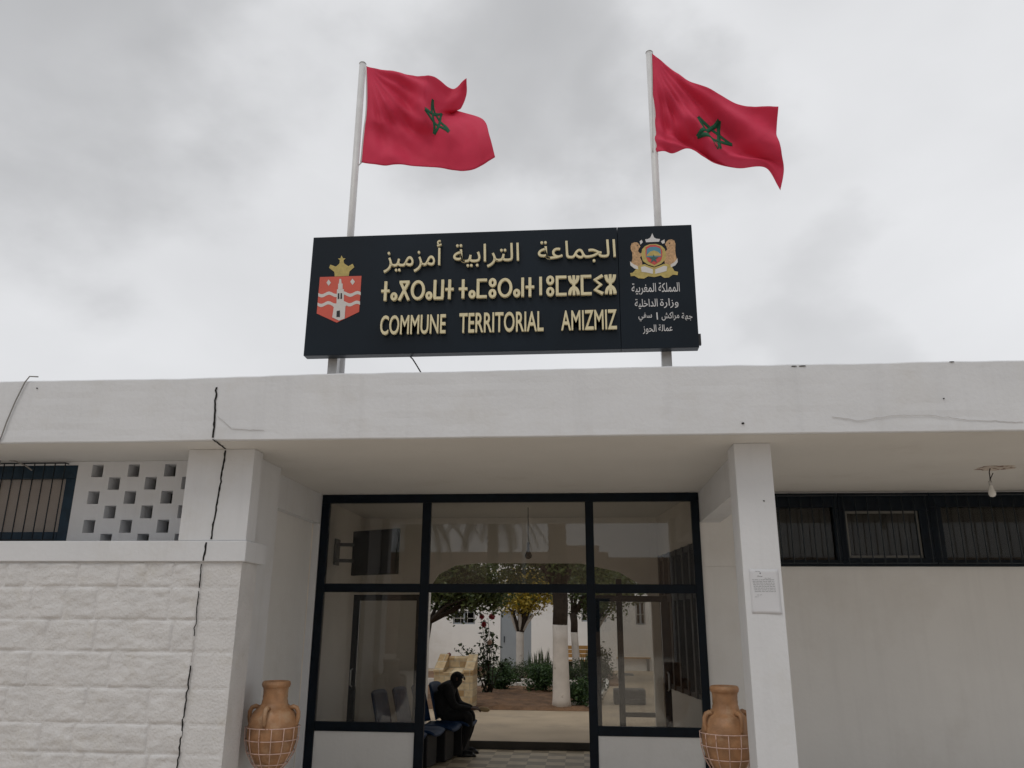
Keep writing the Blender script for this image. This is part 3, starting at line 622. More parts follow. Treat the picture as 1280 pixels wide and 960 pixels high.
# town shield
def E(x, y): p = PY(x, y, 6.5); return (p.x, p.z)
def shapes(name, m, polys, y, parent, t=0.004):
    y *= 0.3; t *= 0.35
    for i, pl in enumerate(polys):
        mb = MB().poly([E(*p) for p in pl], 6.4985-y-t-0.0002*i, 6.4985-y+0.0005); o = part(mb, name, m, parent)
    return o
SH = shapes('town_shield', 'shield', [[(400,346.5),(452,345),(449,390),(421,403.5),(396,392)]], 0.002, SG)
for y0, k in ((366.5, 1.0), (378.5, 1.8)):
    mb = MB(); top = [(399.0-k+x*1.02, y0+1.6*math.sin(x*0.36)-x*0.02) for x in range(0, 53, 2)]
    mb.poly([E(x, y) for x, y in top]+[E(x, y+4) for x, y in top[::-1]], 6.4953, 6.4962); part(mb, 'wave_band', 'emwhite', SH)
shapes('tower_emblem', 'emwhite', [[(421.5,362),(430,361.7),(430,380.5),(420.8,381)],[(416.5,381),(433,380),(433,383),(416.5,384)],[(417.5,384),(432,383),(431,398.5),(424,401),(415.5,397)],[(423,355),(428.5,354.8),(428.5,361.5),(422.8,362)],[(424.6,349),(426.6,349),(427.3,355),(423.8,355)]], 0.011, SH)
shapes('tower_opening', 'emblack', [[(422.6,367),(424.4,367),(424.4,374),(422.4,374)],[(426,366.8),(427.8,366.8),(427.8,374),(425.8,374)],[(421.2,389),(425.2,388.5),(425.2,396.5),(420.8,396.7)]], 0.0165, SH)
shapes('star_emblem', 'emwhite', [[(411,349.5),(413.8,353.6),(411,357.5),(408.3,353.6)],[(440.8,348.5),(443.8,352.4),(440.8,356.5),(438,352.4)]], 0.009, SH)
shapes('crown_emblem', 'goldside', [[(418.5,345.7),(436,345),(437,339.5),(418,340)],[(418,340),(411.5,335),(413,331),(420,333.5),(424,330),(427,324),(431,330),(435.5,333),(441,330),(443,334),(437,339.5)],[(427,319.5),(429,323),(432,323.3),(429.6,325.5),(430,329),(427.2,327),(424.6,329),(425,325.5),(422.6,323.4),(425.8,323)]], 0.003, SG)
# royal arms, simplified
RA = shapes('royal_arms', 'goldside', [[(787.5,341.5),(791,341),(796,335.5),(800,331.5),(806,330.5),(812,333),(817.5,334.5),(824,332.5),(830,330),(836,330.5),(840,334),(843,339),(847.5,340),(847,344),(841,343.5),(836,347),(830,347.5),(826,344.5),(818,346.5),(810,345.5),(805,348.5),(798,348),(793,345),(788.5,345.5)]], 0.004, SG, 0.003)
shapes('lion', 'emtan', [
 [(788.3,308),(789.5,304.5),(793,303),(796.5,303.3),(799,305.5),(800.5,308.5),(798.5,311),(797.5,314),(800,317),(803,315.5),(803.5,318),(800,322),(802.5,327),(803,332),(797,336),(792,332),(788,331),(790.5,324),(790.3,316),(788.5,312)],
 [(844.3,305),(843,301),(839.5,299.3),(835.5,300),(832.8,302.5),(831.3,306),(833,308.5),(834,312),(831,315),(828.5,313.5),(828.8,316.5),(832,320),(830.5,326),(831.5,332),(838,335),(844,331),(847,327),(844.8,320),(844,313)]], 0.0015, RA, 0.003)
shapes('lion_eye', 'emblack', [[(796,306.5),(797.2,306.3),(797,307.7),(796,307.7)],[(836,303.8),(837.4,303.8),(837.4,305.2),(836,305)]], 0.0048, RA, 0.001)
shapes('crown', 'vinyl', [[(807.5,303),(823.8,302.3),(825,299),(820,298.5),(817.5,297),(815.3,291.7),(813,297),(810,299),(806.5,299.3)]], 0.002, RA)
shapes('lion_mane', 'emwhite', [[(799.5,302),(802,300),(803.5,303),(800.5,306)],[(826,302),(830.5,299.5),(831,304),(828,305)],[(787.5,327),(791,330),(797,333),(798,337),(793,336),(788,332)],[(846.8,323),(843,328),(838,331),(838.5,334.5),(844,332),(847,328)]], 0.006, RA)
shapes('shield_border', 'goldside', [[(802.5,312),(806,308),(812,305.5),(820,305.2),(827,307.5),(831,311.5),(832.5,319),(831.5,325),(826,330),(818,333.5),(810,331),(803.5,326.5),(801.5,319)]], 0.005, RA, 0.003)
shapes('shield_field', 'emred', [[(807,309.5),(812.5,306.5),(819,306.3),(825,308.5),(827.5,313),(828,320),(826,326),(818,331.5),(810,327),(807,320)]], 0.0085, RA)
shapes('shield_sky', 'emblue', [[(808.5,311.5),(813,309),(820,308.8),(825.5,311),(826.5,321),(808,322)]], 0.0135, RA, 0.003)
shapes('shield_hills', 'goldside', [[(808.5,319),(812.5,315),(817,313.5),(822,315),(826,318.5),(826.2,320),(808.3,320.3)]], 0.0175, RA, 0.002)
shapes('star', 'emgreen', [[(817,318.5),(818.4,322),(823,322),(819.5,324.5),(821,328.5),(817.2,326),(813.3,328.8),(814.8,324.7),(811.2,322.3),(815.6,322)]], 0.0205, RA, 0.002)
shapes('motto_band', 'emwhite', [[(801,334),(806,333),(816,337),(816,342.5),(809,341),(802,340)],[(819,337),(830,332.5),(834,333.5),(833,339),(826,341),(819,342.5)]], 0.0085, RA, 0.003)

# ------------------------------------------------------------------ flagpoles and flags
def pole(px_top, X, Yp, label):
    top = PY(*px_top, Yp).z
    P = thing('flagpole', (X, Yp, 3.45), label, 'flagpole', 'flagpoles above the roof sign')
    part(MB().tube([(X,Yp,3.45),(X,Yp,top)], 0.034, 14), 'pole', 'pole', P)
    part(MB().lathe([(0.0,0.02),(0.03,0.012),(0.038,0),(0.0,-0.005)], (X,Yp,top), 14), 'cap', 'galv', P)
    return P, top
PY_ = 6.80
pl1, t1 = pole((453,80), -2.165, PY_, 'pale grey flagpole rising behind the shield end of the sign board')
pl2, t2 = pole((811,66), 0.78, PY_, 'pale grey flagpole rising behind the royal arms end of the sign board')
def cr4(a, b, c, d, t): return 0.5*((2*b)+(c-a)*t+(2*a-5*b+4*c-d)*t*t+(3*b-a-3*c+d)*t**3)
def surf(grid):
    R, Cn = len(grid), len(grid[0])
    def get(i, j):
        if i < 0: return get(0, j)*2-get(1, j)
        if i >= R: return get(R-1, j)*2-get(R-2, j)
        if j < 0: return get(i, 0)*2-get(i, 1)
        if j >= Cn: return get(i, Cn-1)*2-get(i, Cn-2)
        return grid[i][j]
    def ev(u, v):
        x = min(max(u, 0), 1)*(Cn-1); y = min(max(v, 0), 1)*(R-1); j = min(int(x), Cn-2); i = min(int(y), R-2)
        return cr4(*[cr4(*[get(i+k, j+m) for m in (-1,0,1,2)], x-j) for k in (-1,0,1,2)], y-i)
    return ev
def make_flag(px, dy, ripple, label, star_c, star_r, rot, pole_x, sq=0.667):
    grid = [[PY(px[i][j][0], px[i][j][1], PY_-0.03+dy[i][j]) for j in range(len(px[0]))] for i in range(len(px))]
    s0 = surf(grid)
    def ev(u, v):
        p = s0(u, v); th = math.atan2(v+0.02, u*1.5+0.02); r = math.hypot(u*1.5, v)
        pl = 0.026*math.sin(26*th+1.2*math.sin(5*r))*min(1, r*2.5)*max(0, 1-r*0.62)*min(1, u*8)
        cr_ = 0.012*noise.noise((u*7+rot*9, v*5, rot*3))+0.006*noise.noise((u*17, v*13, rot*7))
        return p + Vector((0, ripple(u, v)+pl+cr_*min(1, u*6), 0))
    F_ = thing('flag', grid[0][0], label, 'flag', 'flags flying over the roof sign')
    nu, nv = 90, 60; vs = [ev(i/nu, j/nv) for j in range(nv+1) for i in range(nu+1)]
    m_ = MB(); m_.add(vs, [(j*(nu+1)+i, (j+1)*(nu+1)+i, (j+1)*(nu+1)+i+1, j*(nu+1)+i+1) for j in range(nv) for i in range(nu)], True)
    cl = m_.build('cloth', M['flag'], F_); so_ = cl.modifiers.new('s', 'SOLIDIFY'); so_.thickness = 0.003; so_.offset = 0
    st = MB()
    def nrm(u, v):
        a = ev(u+0.005, v)-ev(u-0.005, v); b = ev(u, v+0.005)-ev(u, v-0.005); return a.cross(b).normalized()
    pts = [(star_c[0]+star_r*math.sin(rot+k*2*math.pi*2/5)*sq, star_c[1]-star_r*math.cos(rot+k*2*math.pi*2/5)) for k in range(6)]
    for q, (a, b) in enumerate(zip(pts[:-1], pts[1:])):
        N = 24; d = Vector((b[0]-a[0], b[1]-a[1])); sd = Vector((-d.y/1.5, d.x*1.5)); sd = sd/Vector((sd.x*1.5, sd.y)).length*0.020
        V = []
        for i in range(N+1):
            u, v = a[0]+d.x*i/N, a[1]+d.y*i/N
            for sg, h in ((-1,-1),(1,-1),(1,1),(-1,1)):
                uu, vv = u+sg*sd.x, v+sg*sd.y; V.append(ev(uu, vv)+nrm(uu, vv)*h*(0.0045+0.0003*q))
        st.add(V, [(i*4+c, i*4+(c+1)%4, i*4+4+(c+1)%4, i*4+4+c) for i in range(N) for c in range(4)]+[(0,1,2,3),(N*4+3,N*4+2,N*4+1,N*4)], True)
    st.build('star', M['star'], F_)
    rp_ = MB(); rp_.tube([ev(0, k/12)+Vector((-0.008,0,0)) for k in range(13)], 0.007, 6)
    for v in (0.0, 1.0):
        p = ev(0, v); rp_.tube([p, Vector((pole_x+0.034, PY_, p.z+(0.02 if v == 0 else -0.01)))], 0.006, 6)
    rp_.build('rope', M['rope'], F_)
px1 = [[(458,83),(482,88),(508,92),(530,96),(548,101),(566,107),(583,97)],
       [(459,105),(482,110),(508,112),(529,113),(545,119),(564,124),(582,113)],
       [(459,128),(482,133),(508,134),(529,131),(543,137),(560,140),(575,130)],
       [(458,146),(482,151),(510,153),(533,149),(549,153),(561,148),(571,139)],
       [(456,160),(483,166),(512,169),(537,167),(557,163),(578,158),(604,154)],
       [(454,180),(483,186),(514,189),(540,190),(562,187),(588,182),(613,175)],
       [(452,203),(483,206.5),(516,209),(542,210),(566,210),(595,209),(619,197)]]
dy1 = [[0,.03,.02,-.06,.04,.14,.05],[0,.0,.05,-.07,.06,.16,.10],[0,-.04,.04,-.10,.08,.20,.16],[0,-.02,.06,-.10,.10,.24,.26],[0,.02,.08,.02,-.06,-.02,.08],[0,.0,.07,.05,-.05,-.12,-.10],[0,-.02,.04,.06,-.02,-.12,-.16]]
make_flag(px1, dy1, lambda u, v: 0.055*u*math.sin(8*u-5*v+0.6)+0.034*math.sin(18*u+8*v)*u*(1-v*0.4)+0.030*math.sin(20*(v-0.6*u)+1)*max(0,1-1.4*u)*min(1,u*5), 'crimson flag with its fly edge folded over, flying from the pole at the shield end', (0.63, 0.48), 0.235, 0.12, -2.165, 0.55)
px2 = [[(815,67),(838,84),(864,103),(893,117),(922,127),(948,131),(972,136)],
       [(816,98),(840,113),(866,127),(893,141),(921,152),(948,154),(972,157)],
       [(816,129),(840,139),(866,150),(893,164),(921,174),(948,175),(971,174)],
       [(817,160),(840,164),(866,172),(893,184),(922,192),(949,192),(977,190)],
       [(817,177),(840,178),(866,184),(893,195),(924,201),(954,202),(981,208)],
       [(817,190),(840,189),(866,192),(893,203.5),(926,206.5),(956,209),(974,241)]]
dy2 = [[0,.03,.05,.02,-.03,-.02,.0],[0,-.03,.05,.06,-.02,.0,.03],[0,.04,-.05,.06,.04,-.03,.02],[0,.03,.05,-.06,.06,.02,-.04],[0,.01,.05,.0,-.05,.07,.03],[0,.0,.03,.05,-.03,.06,.14]]
make_flag(px2, dy2, lambda u, v: (0.060*math.sin(12*(v-u*0.8)+2.3)*min(1,u*2.2+0.25*v)*(1-0.3*u)+0.024*math.sin(32*(v-0.9*u))*max(0,1-1.6*u)*min(1,v*2))*min(1, u*8), 'crimson flag hanging out in diagonal folds from the pole at the royal arms end', (0.49, 0.45), 0.215, 0.35, 0.78)

# ------------------------------------------------------------------ wires on the roof edge, bulb and notice
wr = MB().tube([PY(513,446,6.6), PY(516,449,6.58), PY(521,457,6.55), PY(527,467,6.53)], 0.006, 6)
tag(wr.build('cable', M['wire']), 'thin black cable hanging below the roof sign', 'cable')
wr = MB().tube([PY(48,471,6.52), PY(37,470.5,6.49), PY(31,478,6.485), PY(19,502,6.485), PY(8,528,6.485), PY(2,545,6.485), PY(-12,575,6.52)], 0.006, 6)
tag(wr.build('cable', M['greycable']), 'grey cable running down the far left of the fascia', 'cable')
wr = MB().tube([PY(-6,560,7.25), PY(2,569,7.25), PY(9,574,7.25), PY(20,577,7.27), PY(32,582,7.28), PY(40,588,7.30)], 0.008, 6).tube([PY(2,566,7.25), PY(0,580,7.25), PY(-6,590,7.25)], 0.006, 6)
tag(wr.build('cable', M['greycable']), 'tangled grey cable end in front of the barred window', 'cable')
bx, by = 4.06, 8.15
HB = thing('hanging_bulb', (bx, by, ZC), 'bare light bulb hanging by a wire from the stained porch ceiling', 'light bulb')
random.seed(3)
pa = MB(); pts = []
for k in range(26):
    a = 2*math.pi*k/26; r = (0.8+0.4*noise.noise((math.cos(a)*2, math.sin(a)*2, 3)))
    pts.append((bx+0.05+0.23*r*math.cos(a), by-0.0+0.17*r*math.sin(a)))
pa.add([(x,y,ZC-0.0012) for x,y in pts]+[(x,y,ZC-0.0004) for x,y in pts], [tuple(range(26))[::-1]]+[(k,(k+1)%26,26+(k+1)%26,26+k) for k in range(26)])
part(pa, 'stained_patch', 'rust', HB)
part(MB().tube([(bx,by,ZC-0.004),(bx-0.015,by,ZC-0.04),(bx-0.01,by+0.01,ZC-0.085),(bx-0.02,by,ZC-0.13)], 0.005, 6).tube([(bx+0.02,by,ZC-0.05),(bx-0.01,by,ZC-0.1),(bx-0.02,by,ZC-0.13)], 0.004, 6), 'wire', 'wire', HB)
part(MB().tube([(bx-0.02,by,ZC-0.13),(bx-0.02,by,ZC-0.175)], 0.016, 10), 'socket', 'galv', HB)
part(MB().lathe([(0.015,0.0),(0.017,-0.02),(0.026,-0.045),(0.034,-0.07),(0.033,-0.09),(0.022,-0.108),(0.0,-0.114)], (bx-0.02,by,ZC-0.175), 16), 'bulb', 'bulb', HB)

NT = thing('notice', (1.5, 6.845, 1.775), 'white printed notice taped to the front of the pillar', 'notice')
ns = MB(); nn_ = 14; vs = []
for j in range(nn_+1):
    for i in range(9):
        u, v = i/8, j/nn_; x = 1.380+0.236*u; z = 2.125-0.352*v
        vs.append((x, 6.8482-0.0012*abs(noise.noise((u*3,v*3,1)))-(0.012*max(0,(v-0.9)*10)*max(0,u-0.4) if v > 0.9 else 0), z))
ns.add(vs, [(j*9+i, (j+1)*9+i, (j+1)*9+i+1, j*9+i+1) for j in range(nn_) for i in range(8)], True)
so_ = ns.build('sheet', M['paper'], NT); md = so_.modifiers.new('s', 'SOLIDIFY'); md.thickness = 0.0006; md.offset = 0
random.seed(11)
def dash(x0, x1, z, h):
    x = x0; tx = MB()
    while x < x1:
        l = min(random.uniform(0.008, 0.026), x1-x)
        n = max(2, int(l/0.0035)); pts = [(x+l*i/n, z+h*random.uniform(-0.35,0.35)) for i in range(n+1)]
        for (a, c), (b, d) in zip(pts[:-1], pts[1:]): tx.poly([(a,c-h*0.3),(b,d-h*0.3),(b,d+h*0.3),(a,c+h*0.3)], 6.8462, 6.8468)
        x += l+random.uniform(0.003, 0.007)
    tx.build('text_line', M['ink'], NT)
dash(1.43, 1.47, 2.108, 0.0045); dash(1.443, 1.488, 2.068, 0.0075)
tx = MB().poly([(1.468+0.006*math.cos(k*math.pi/5), 2.093+0.006*math.sin(k*math.pi/5)) for k in range(10)], 6.8462, 6.8468); tx.build('emblem_mark', M['ink'], NT)
dash(1.50, 1.55, 2.053, 0.0035)
for k in range(8): dash(1.40+0.002*k, 1.575+0.001*k, 2.041-0.0135*k, 0.005)
dash(1.43, 1.47, 1.92, 0.004); dash(1.41, 1.44, 1.905, 0.004)

# ------------------------------------------------------------------ clay jars in wire stands
def jar(X, Y, ztop, label, glabel, rot):
    J = thing('clay_jar', (X, Y, ztop-0.75), label, 'jar', 'clay jars beside the entrance')
    pr = [(0.0,-0.30),(0.085,-0.25),(0.095,-0.03),(0.108,0.0),(0.121,-0.006),(0.124,-0.028),(0.121,-0.048),(0.110,-0.056),(0.107,-0.09),(0.107,-0.15),(0.116,-0.19),(0.142,-0.222),(0.178,-0.252),(0.202,-0.30),(0.214,-0.36),(0.219,-0.42),(0.212,-0.49),(0.193,-0.56),(0.162,-0.625),(0.122,-0.68),(0.075,-0.725),(0.03,-0.747),(0,-0.75)]
    pr2 = []
    for (r0, z0), (r1, z1) in zip(pr[:-1], pr[1:]):
        for k in range(3): t = k/3; pr2.append((r0+(r1-r0)*t+0.0012*math.sin((z0+(z1-z0)*t)*180), z0+(z1-z0)*t))
    pr2.append(pr[-1])
    part(MB().lathe(pr2, (X,Y,ztop), 48), 'body', 'terracotta', J)
    for k in range(4):
        a = rot+k*math.pi/2; d = Vector((math.cos(a), math.sin(a), 0)); c = Vector((X,Y,ztop))
        pts = [c+d*r+Vector((0,0,z)) for r, z in ((0.135,-0.225),(0.172,-0.212),(0.202,-0.222),(0.220,-0.255),(0.222,-0.30),(0.212,-0.345),(0.198,-0.36))]
        part(MB().tube(pts, [0.02,0.021,0.02,0.019,0.018,0.018,0.02], 8), 'handle', 'terracotta', J)
    S_ = thing('jar_stand', (X, Y, 0), glabel, 'stand', 'wire stands holding the clay jars')
    rg = MB(); lv = [(-0.375,0.232),(-0.475,0.228),(-0.575,0.204),(-0.67,0.15)]
    for z, r in lv: rg.ring((X,Y,ztop+z), r, 0.0042)
    part(rg, 'ring', 'pinkwire', S_)
    rd = MB()
    for k in range(14):
        a = 2*math.pi*k/14+0.1; d = Vector((math.cos(a), math.sin(a), 0)); c = Vector((X,Y,ztop))
        rd.tube([c+d*(r+0.004)+Vector((0,0,z)) for z, r in lv]+[c+d*0.09+Vector((0,0,-0.735)), c+d*0.03+Vector((0,0,-0.765))], 0.0034, 6)
    part(rd, 'basket_wire', 'pinkwire', S_)
    for k in range(3):
        a = 2*math.pi*k/3+0.5; d = Vector((math.cos(a), math.sin(a), 0)); zb = ztop-0.76; c = Vector((X,Y,0))
        part(MB().tube([c+d*0.03+Vector((0,0,zb)), c+d*0.07+Vector((0,0,zb+0.025)), c+d*0.13+Vector((0,0,zb+0.0)), c+d*0.15+Vector((0,0,zb-0.08)), c+d*0.13+Vector((0,0,zb*0.5)), c+d*0.17+Vector((0,0,0.06)), c+d*0.22+Vector((0,0,0.008)), c+d*0.25+Vector((0,0,0.012))], 0.007, 6), 'leg', 'pinkwire', S_)
pj = PY(346, 851, 7.36); jar(pj.x, 7.36, pj.z, 'terracotta jar with four small handles beside the left pier', 'pale wire basket stand under the jar beside the block wall pier', 0.0)
pj = PY(905, 857, 7.52); jar(pj.x, 7.52, pj.z, 'terracotta jar with four small handles behind the pillar with the notice', 'pale wire basket stand under the jar behind the notice pillar', 0.45)

# ------------------------------------------------------------------ inside the hall
TV = thing('television', (-3.25, 10.55, 2.2), 'black flat television on wall arms behind the upper left pane', 'television')
a, b = Vector((-3.05,10.62,0)), Vector((-2.35,10.24,0)); d = (b-a).normalized(); n = Vector((-d.y, d.x, 0))
def slab(mb, a, b, n, t0, t1, z0, z1):
    vs = [p+n*t+Vector((0,0,z)) for z in (z0,z1) for p,t in ((a,t0),(b,t0),(b,t1),(a,t1))]
    mb.add(vs, [(0,3,2,1),(4,5,6,7),(0,1,5,4),(1,2,6,5),(2,3,7,6),(3,0,4,7)])
m_ = MB(); slab(m_, a, b, n, 0, 0.05, 2.27, 2.85); part(m_, 'body', 'tv', TV, 0.006)
m_ = MB(); slab(m_, a+d*0.02, b-d*0.02, n, -0.004, -0.001, 2.31, 2.83); part(m_, 'screen', 'tvglass', TV)
m_ = MB()
for z in (2.67, 2.46): m_.bar((-3.248,10.55,z), a+n*0.07+d*0.1+Vector((0,0,z)), 0.03, 0.045)
m_.box(-3.249,-3.225,10.45,10.65,2.4,2.74); slab(m_, a+d*0.03, a+d*0.2, n, 0.052, 0.075, 2.4, 2.72); part(m_, 'wall_arm', 'steel', TV)
bp_ = PY(660, 698, 10.8)
HB2 = thing('hanging_bulb', (bp_.x, 10.8, ZC), 'light bulb on a long wire hanging inside the hall behind the middle pane', 'light bulb')
part(MB().tube([(bp_.x,10.8,ZC-0.002),(bp_.x+0.004,10.8,2.7)], 0.006, 6), 'wire', 'wire', HB2)
part(MB().tube([(bp_.x+0.004,10.8,2.72),(bp_.x+0.004,10.8,2.62)], 0.018, 8), 'socket', 'steel', HB2)
part(MB().lathe([(0.018,0.12),(0.03,0.09),(0.048,0.05),(0.045,0.02),(0.02,0.0),(0,-0.002)], (bp_.x+0.004,10.8,2.50), 14), 'bulb', 'shutter', HB2)

def chair(loc, ang, label):
    Cc = thing('chair', loc, label, 'chair', 'row of blue chairs in the hall')
    ca, sa = math.cos(ang), math.sin(ang)
    def T(x, y, z): return Vector(loc)+Vector((x*ca-y*sa, x*sa+y*ca, z))
    def grid(fn, nu, nv):
        m = MB(); m.add([fn(i/nu, j/nv) for j in range(nv+1) for i in range(nu+1)], [(j*(nu+1)+i, j*(nu+1)+i+1, (j+1)*(nu+1)+i+1, (j+1)*(nu+1)+i) for j in range(nv) for i in range(nu)], True); return m
    s = grid(lambda u, v: T(-0.02+0.44*u, -0.21+0.42*v, 0.42-0.03*math.sin(u*math.pi*0.8)*(1-(2*v-1)**4)+(0.02*(2*v-1)**2)-0.03*max(0,u-0.85)*6), 10, 8).build('seat', M['seat'], Cc)
    q = s.modifiers.new('s', 'SOLIDIFY'); q.thickness = 0.025
    s = grid(lambda u, v: T(-0.03-0.11*u-0.03*math.sin(v*math.pi), -0.21+0.42*v, 0.44+0.46*u-0.03*(2*v-1)**4*u), 10, 8).build('backrest', M['seat'], Cc)
    q = s.modifiers.new('s', 'SOLIDIFY'); q.thickness = 0.022
    m = MB(); vs = [T(x, y, z) for z in (0.02, 0.385) for x, y in ((0.0,-0.17),(0.33,-0.17),(0.33,0.17),(0.0,0.17))]
    m.add(vs, [(0,3,2,1),(4,5,6,7),(0,1,5,4),(1,2,6,5),(2,3,7,6),(3,0,4,7)]); m.build('base', M['steel'], Cc, 0.01)
    return Cc
rowa = math.radians(-10)
cl = ['blue chair nearest the entrance in the hall row', 'blue chair second from the entrance in the hall row', 'blue chair between the second chair and the seated person', 'blue chair with a person in dark clothes sitting on it']
for k in range(4):
    t = k/3; chair((-2.30+0.42*t, 9.95+1.42*t, 0.007), rowa, cl[k])

# seated person, one skinned body
def skin_obj(name, verts, edges, radii, m, parent, root, sub=2):
    off = wloc(parent) if parent else Vector((0,0,0))
    me = bpy.data.meshes.new(name); me.from_pydata([Vector(v)-off for v in verts], edges, []); o = bpy.data.objects.new(name, me); COL.objects.link(o); o.parent = parent
    sk = o.modifiers.new('skin', 'SKIN'); sk.use_smooth_shade = True
    lay = me.skin_vertices[0] if me.skin_vertices else None
    if lay is None:
        bpy.context.view_layer.objects.active = o; me.attributes.new('skin', 'FLOAT', 'POINT'); lay = None
    else:
        for i, r in enumerate(radii):
            lay.data[i].radius = (r, r) if not isinstance(r, tuple) else r; lay.data[i].use_root = (i == root)
    if sub: s = o.modifiers.new('sub', 'SUBSURF'); s.levels = sub; s.render_levels = sub
    me.materials.append(m); return o
PB = Vector((-1.80, 11.37, 0.007))
PE = thing('person', PB, 'person in dark clothes sitting bent forward on the end chair holding a beige roll', 'person')
def pv(x, y, z): return PB+Vector((x, y, z))
V = []; Ed = []; Rd = []
def node(p, r, par=None):
    V.append(pv(*p)); Rd.append(r); i = len(V)-1
    if par is not None: Ed.append((par, i))
    return i
pel = node((-0.10,0,0.50), (0.16,0.14)); sp1 = node((-0.11,0,0.63), (0.16,0.15), pel); sp2 = node((-0.075,0,0.76), (0.175,0.155), sp1); sp3 = node((0.0,0,0.84), (0.145,0.125), sp2)
nk = node((0.065,0,0.885), (0.08,0.085), sp3); hd = node((0.105,0,0.925), (0.086,0.084), nk); hd2 = node((0.125,0,0.972), (0.076,0.072), hd)
HANDS = []
for s in (-1, 1):
    hp = node((-0.02,0.10*s,0.485), 0.105, pel); kn = node((0.29,0.13*s,0.505), 0.082, hp); cf = node((0.26,0.13*s,0.30), 0.074, kn); an = node((0.20,0.13*s,0.09), 0.043, cf); hl = node((0.19,0.13*s,0.05), 0.042, an); to = node((0.36,0.15*s,0.035), 0.032, hl)
    sh = node((-0.01,0.17*s,0.83), 0.078, sp3); elb = node((0.10,0.20*s,0.60), 0.06, sh); wr_ = node((0.31,0.08*s,0.575), 0.032, elb)
    HANDS.append((0.31, 0.08*s, 0.575, s))
body = skin_obj('body', V, Ed, Rd, M['coat'], PE, 0)
# hands: palm, five curled fingers each
for hx, hy, hz, s in HANDS:
    V = []; Ed = []; Rd = []
    w0 = node((hx-0.01,hy,hz), 0.024); pm = node((hx+0.05,hy-0.005*s,hz-0.002), (0.034,0.018), w0)
    for k in range(4):
        yy = hy+(k-1.5)*0.019; L = (0.06,0.07,0.066,0.052)[k]
        f0 = node((hx+0.085,yy,hz), 0.0095, pm); f1 = node((hx+0.085+L*0.5,yy,hz-0.012), 0.009, f0); f2 = node((hx+0.085+L*0.7,yy,hz-0.038), 0.008, f1)
    t0 = node((hx+0.04,hy-0.035*s,hz+0.012), 0.011, pm); t1 = node((hx+0.08,hy-0.045*s,hz+0.004), 0.0095, t0)
    h = skin_obj('hand', V, Ed, Rd, M['skin'], PE, 0, 1)
def fv(x, y, z): return pv(x+0.022, y, z-0.062)
# face: nose, ears, eyes, mouth; hair cap
fx = fv(0.17, 0, 1.005)
f_ = MB(); f_.lathe([(0,0.03),(0.010,0.015),(0.015,-0.008),(0.0,-0.014)], fv(0.178,0,1.003), 10); f_.build('nose', M['skin'], PE)
for s in (-1, 1):
    MB().lathe([(0,0.009),(0.007,0.004),(0.007,-0.004),(0,-0.009)], fv(0.163,0.03*s,1.03), 8).build('eye', M['emwhite'], PE)
    MB().lathe([(0,0.028),(0.012,0.012),(0.010,-0.014),(0,-0.024)], fv(0.088,0.083*s,1.005), 8).build('ear', M['skin'], PE)
MB().tube([fv(0.160,-0.022,0.968), fv(0.168,0,0.966), fv(0.160,0.022,0.968)], 0.006, 6).build('mouth', M['emred'], PE)
hr = MB(); vs = []; N, R_ = 20, 9
for j in range(R_+1):
    th = j/R_*1.75
    for i in range(N):
        ph = 2*math.pi*i/N; k = 1+0.05*noise.noise((math.cos(ph)*3, math.sin(ph)*3, j))
        cutz = math.cos(th)
        vs.append(fv(0.088+0.094*k*math.sin(th)*math.cos(ph)-0.012, 0.088*k*math.sin(th)*math.sin(ph), 1.0+0.098*k*cutz+(0.03*max(0,math.cos(ph)) if j > 5 else 0)))
hr.add(vs, [(j*N+i, (j+1)*N+i, (j+1)*N+(i+1)%N, j*N+(i+1)%N) for j in range(R_) for i in range(N)], True); hr.build('hair', M['coat'], PE)
for s in (-1, 1):
    sh = MB(); sh.lathe([(0,0.05),(0.03,0.045),(0.045,0.02),(0.05,0.0),(0,0)], (0,0,0), 14)
    sh.v = [pv(0.27+v.x*2.6, 0.14*s+v.y*0.95, 0.0+v.z*1.25) for v in sh.v]; sh.build('shoe', M['shoe'], PE)
rl = MB(); pts = [pv(0.38,0,0.565), pv(0.42,0.0,0.567), pv(0.48,0,0.562), pv(0.53,0,0.557), pv(0.55,0,0.555)]
rl.tube(pts, [0.012,0.028,0.033,0.028,0.012], 12)
tag(rl.build('beige_roll', M['bread']), 'small beige roll held in the seated person\'s hands', 'roll')

# ------------------------------------------------------------------ courtyard
def leaves(mb, n, size, fn, rnd, asp=0.5):
    for _ in range(n):
        c = fn(); a = Vector((rnd.gauss(0,1), rnd.gauss(0,1), rnd.gauss(0,0.7))); a = a.normalized() if a.length > 0.01 else Vector((1,0,0))
        b = a.cross(Vector((rnd.gauss(0,1), rnd.gauss(0,1), rnd.gauss(0,1)+0.5)))
        b = b.normalized() if b.length > 0.01 else a.orthogonal().normalized(); s = size*rnd.uniform(0.6, 1.3); nn = a.cross(b)
        mb.add([c-a*s*0.5, c+b*s*asp*0.5+nn*s*0.06, c+a*s*0.55, c-b*s*asp*0.5+nn*s*0.06], [(0,1,2,3)])
def crown_pts(rnd, c, rad, nc, spread):
    cl = []
    for _ in range(nc):
        v = Vector((rnd.gauss(0,1), rnd.gauss(0,1), rnd.gauss(0,1))).normalized()*(rnd.random()**0.45)
        cl.append(Vector(c)+Vector((v.x*rad[0], v.y*rad[1], v.z*rad[2])))
    def fn():
        q = rnd.choice(cl); return q+Vector((rnd.gauss(0,1), rnd.gauss(0,1), rnd.gauss(0,0.8)))*spread
    return fn, cl
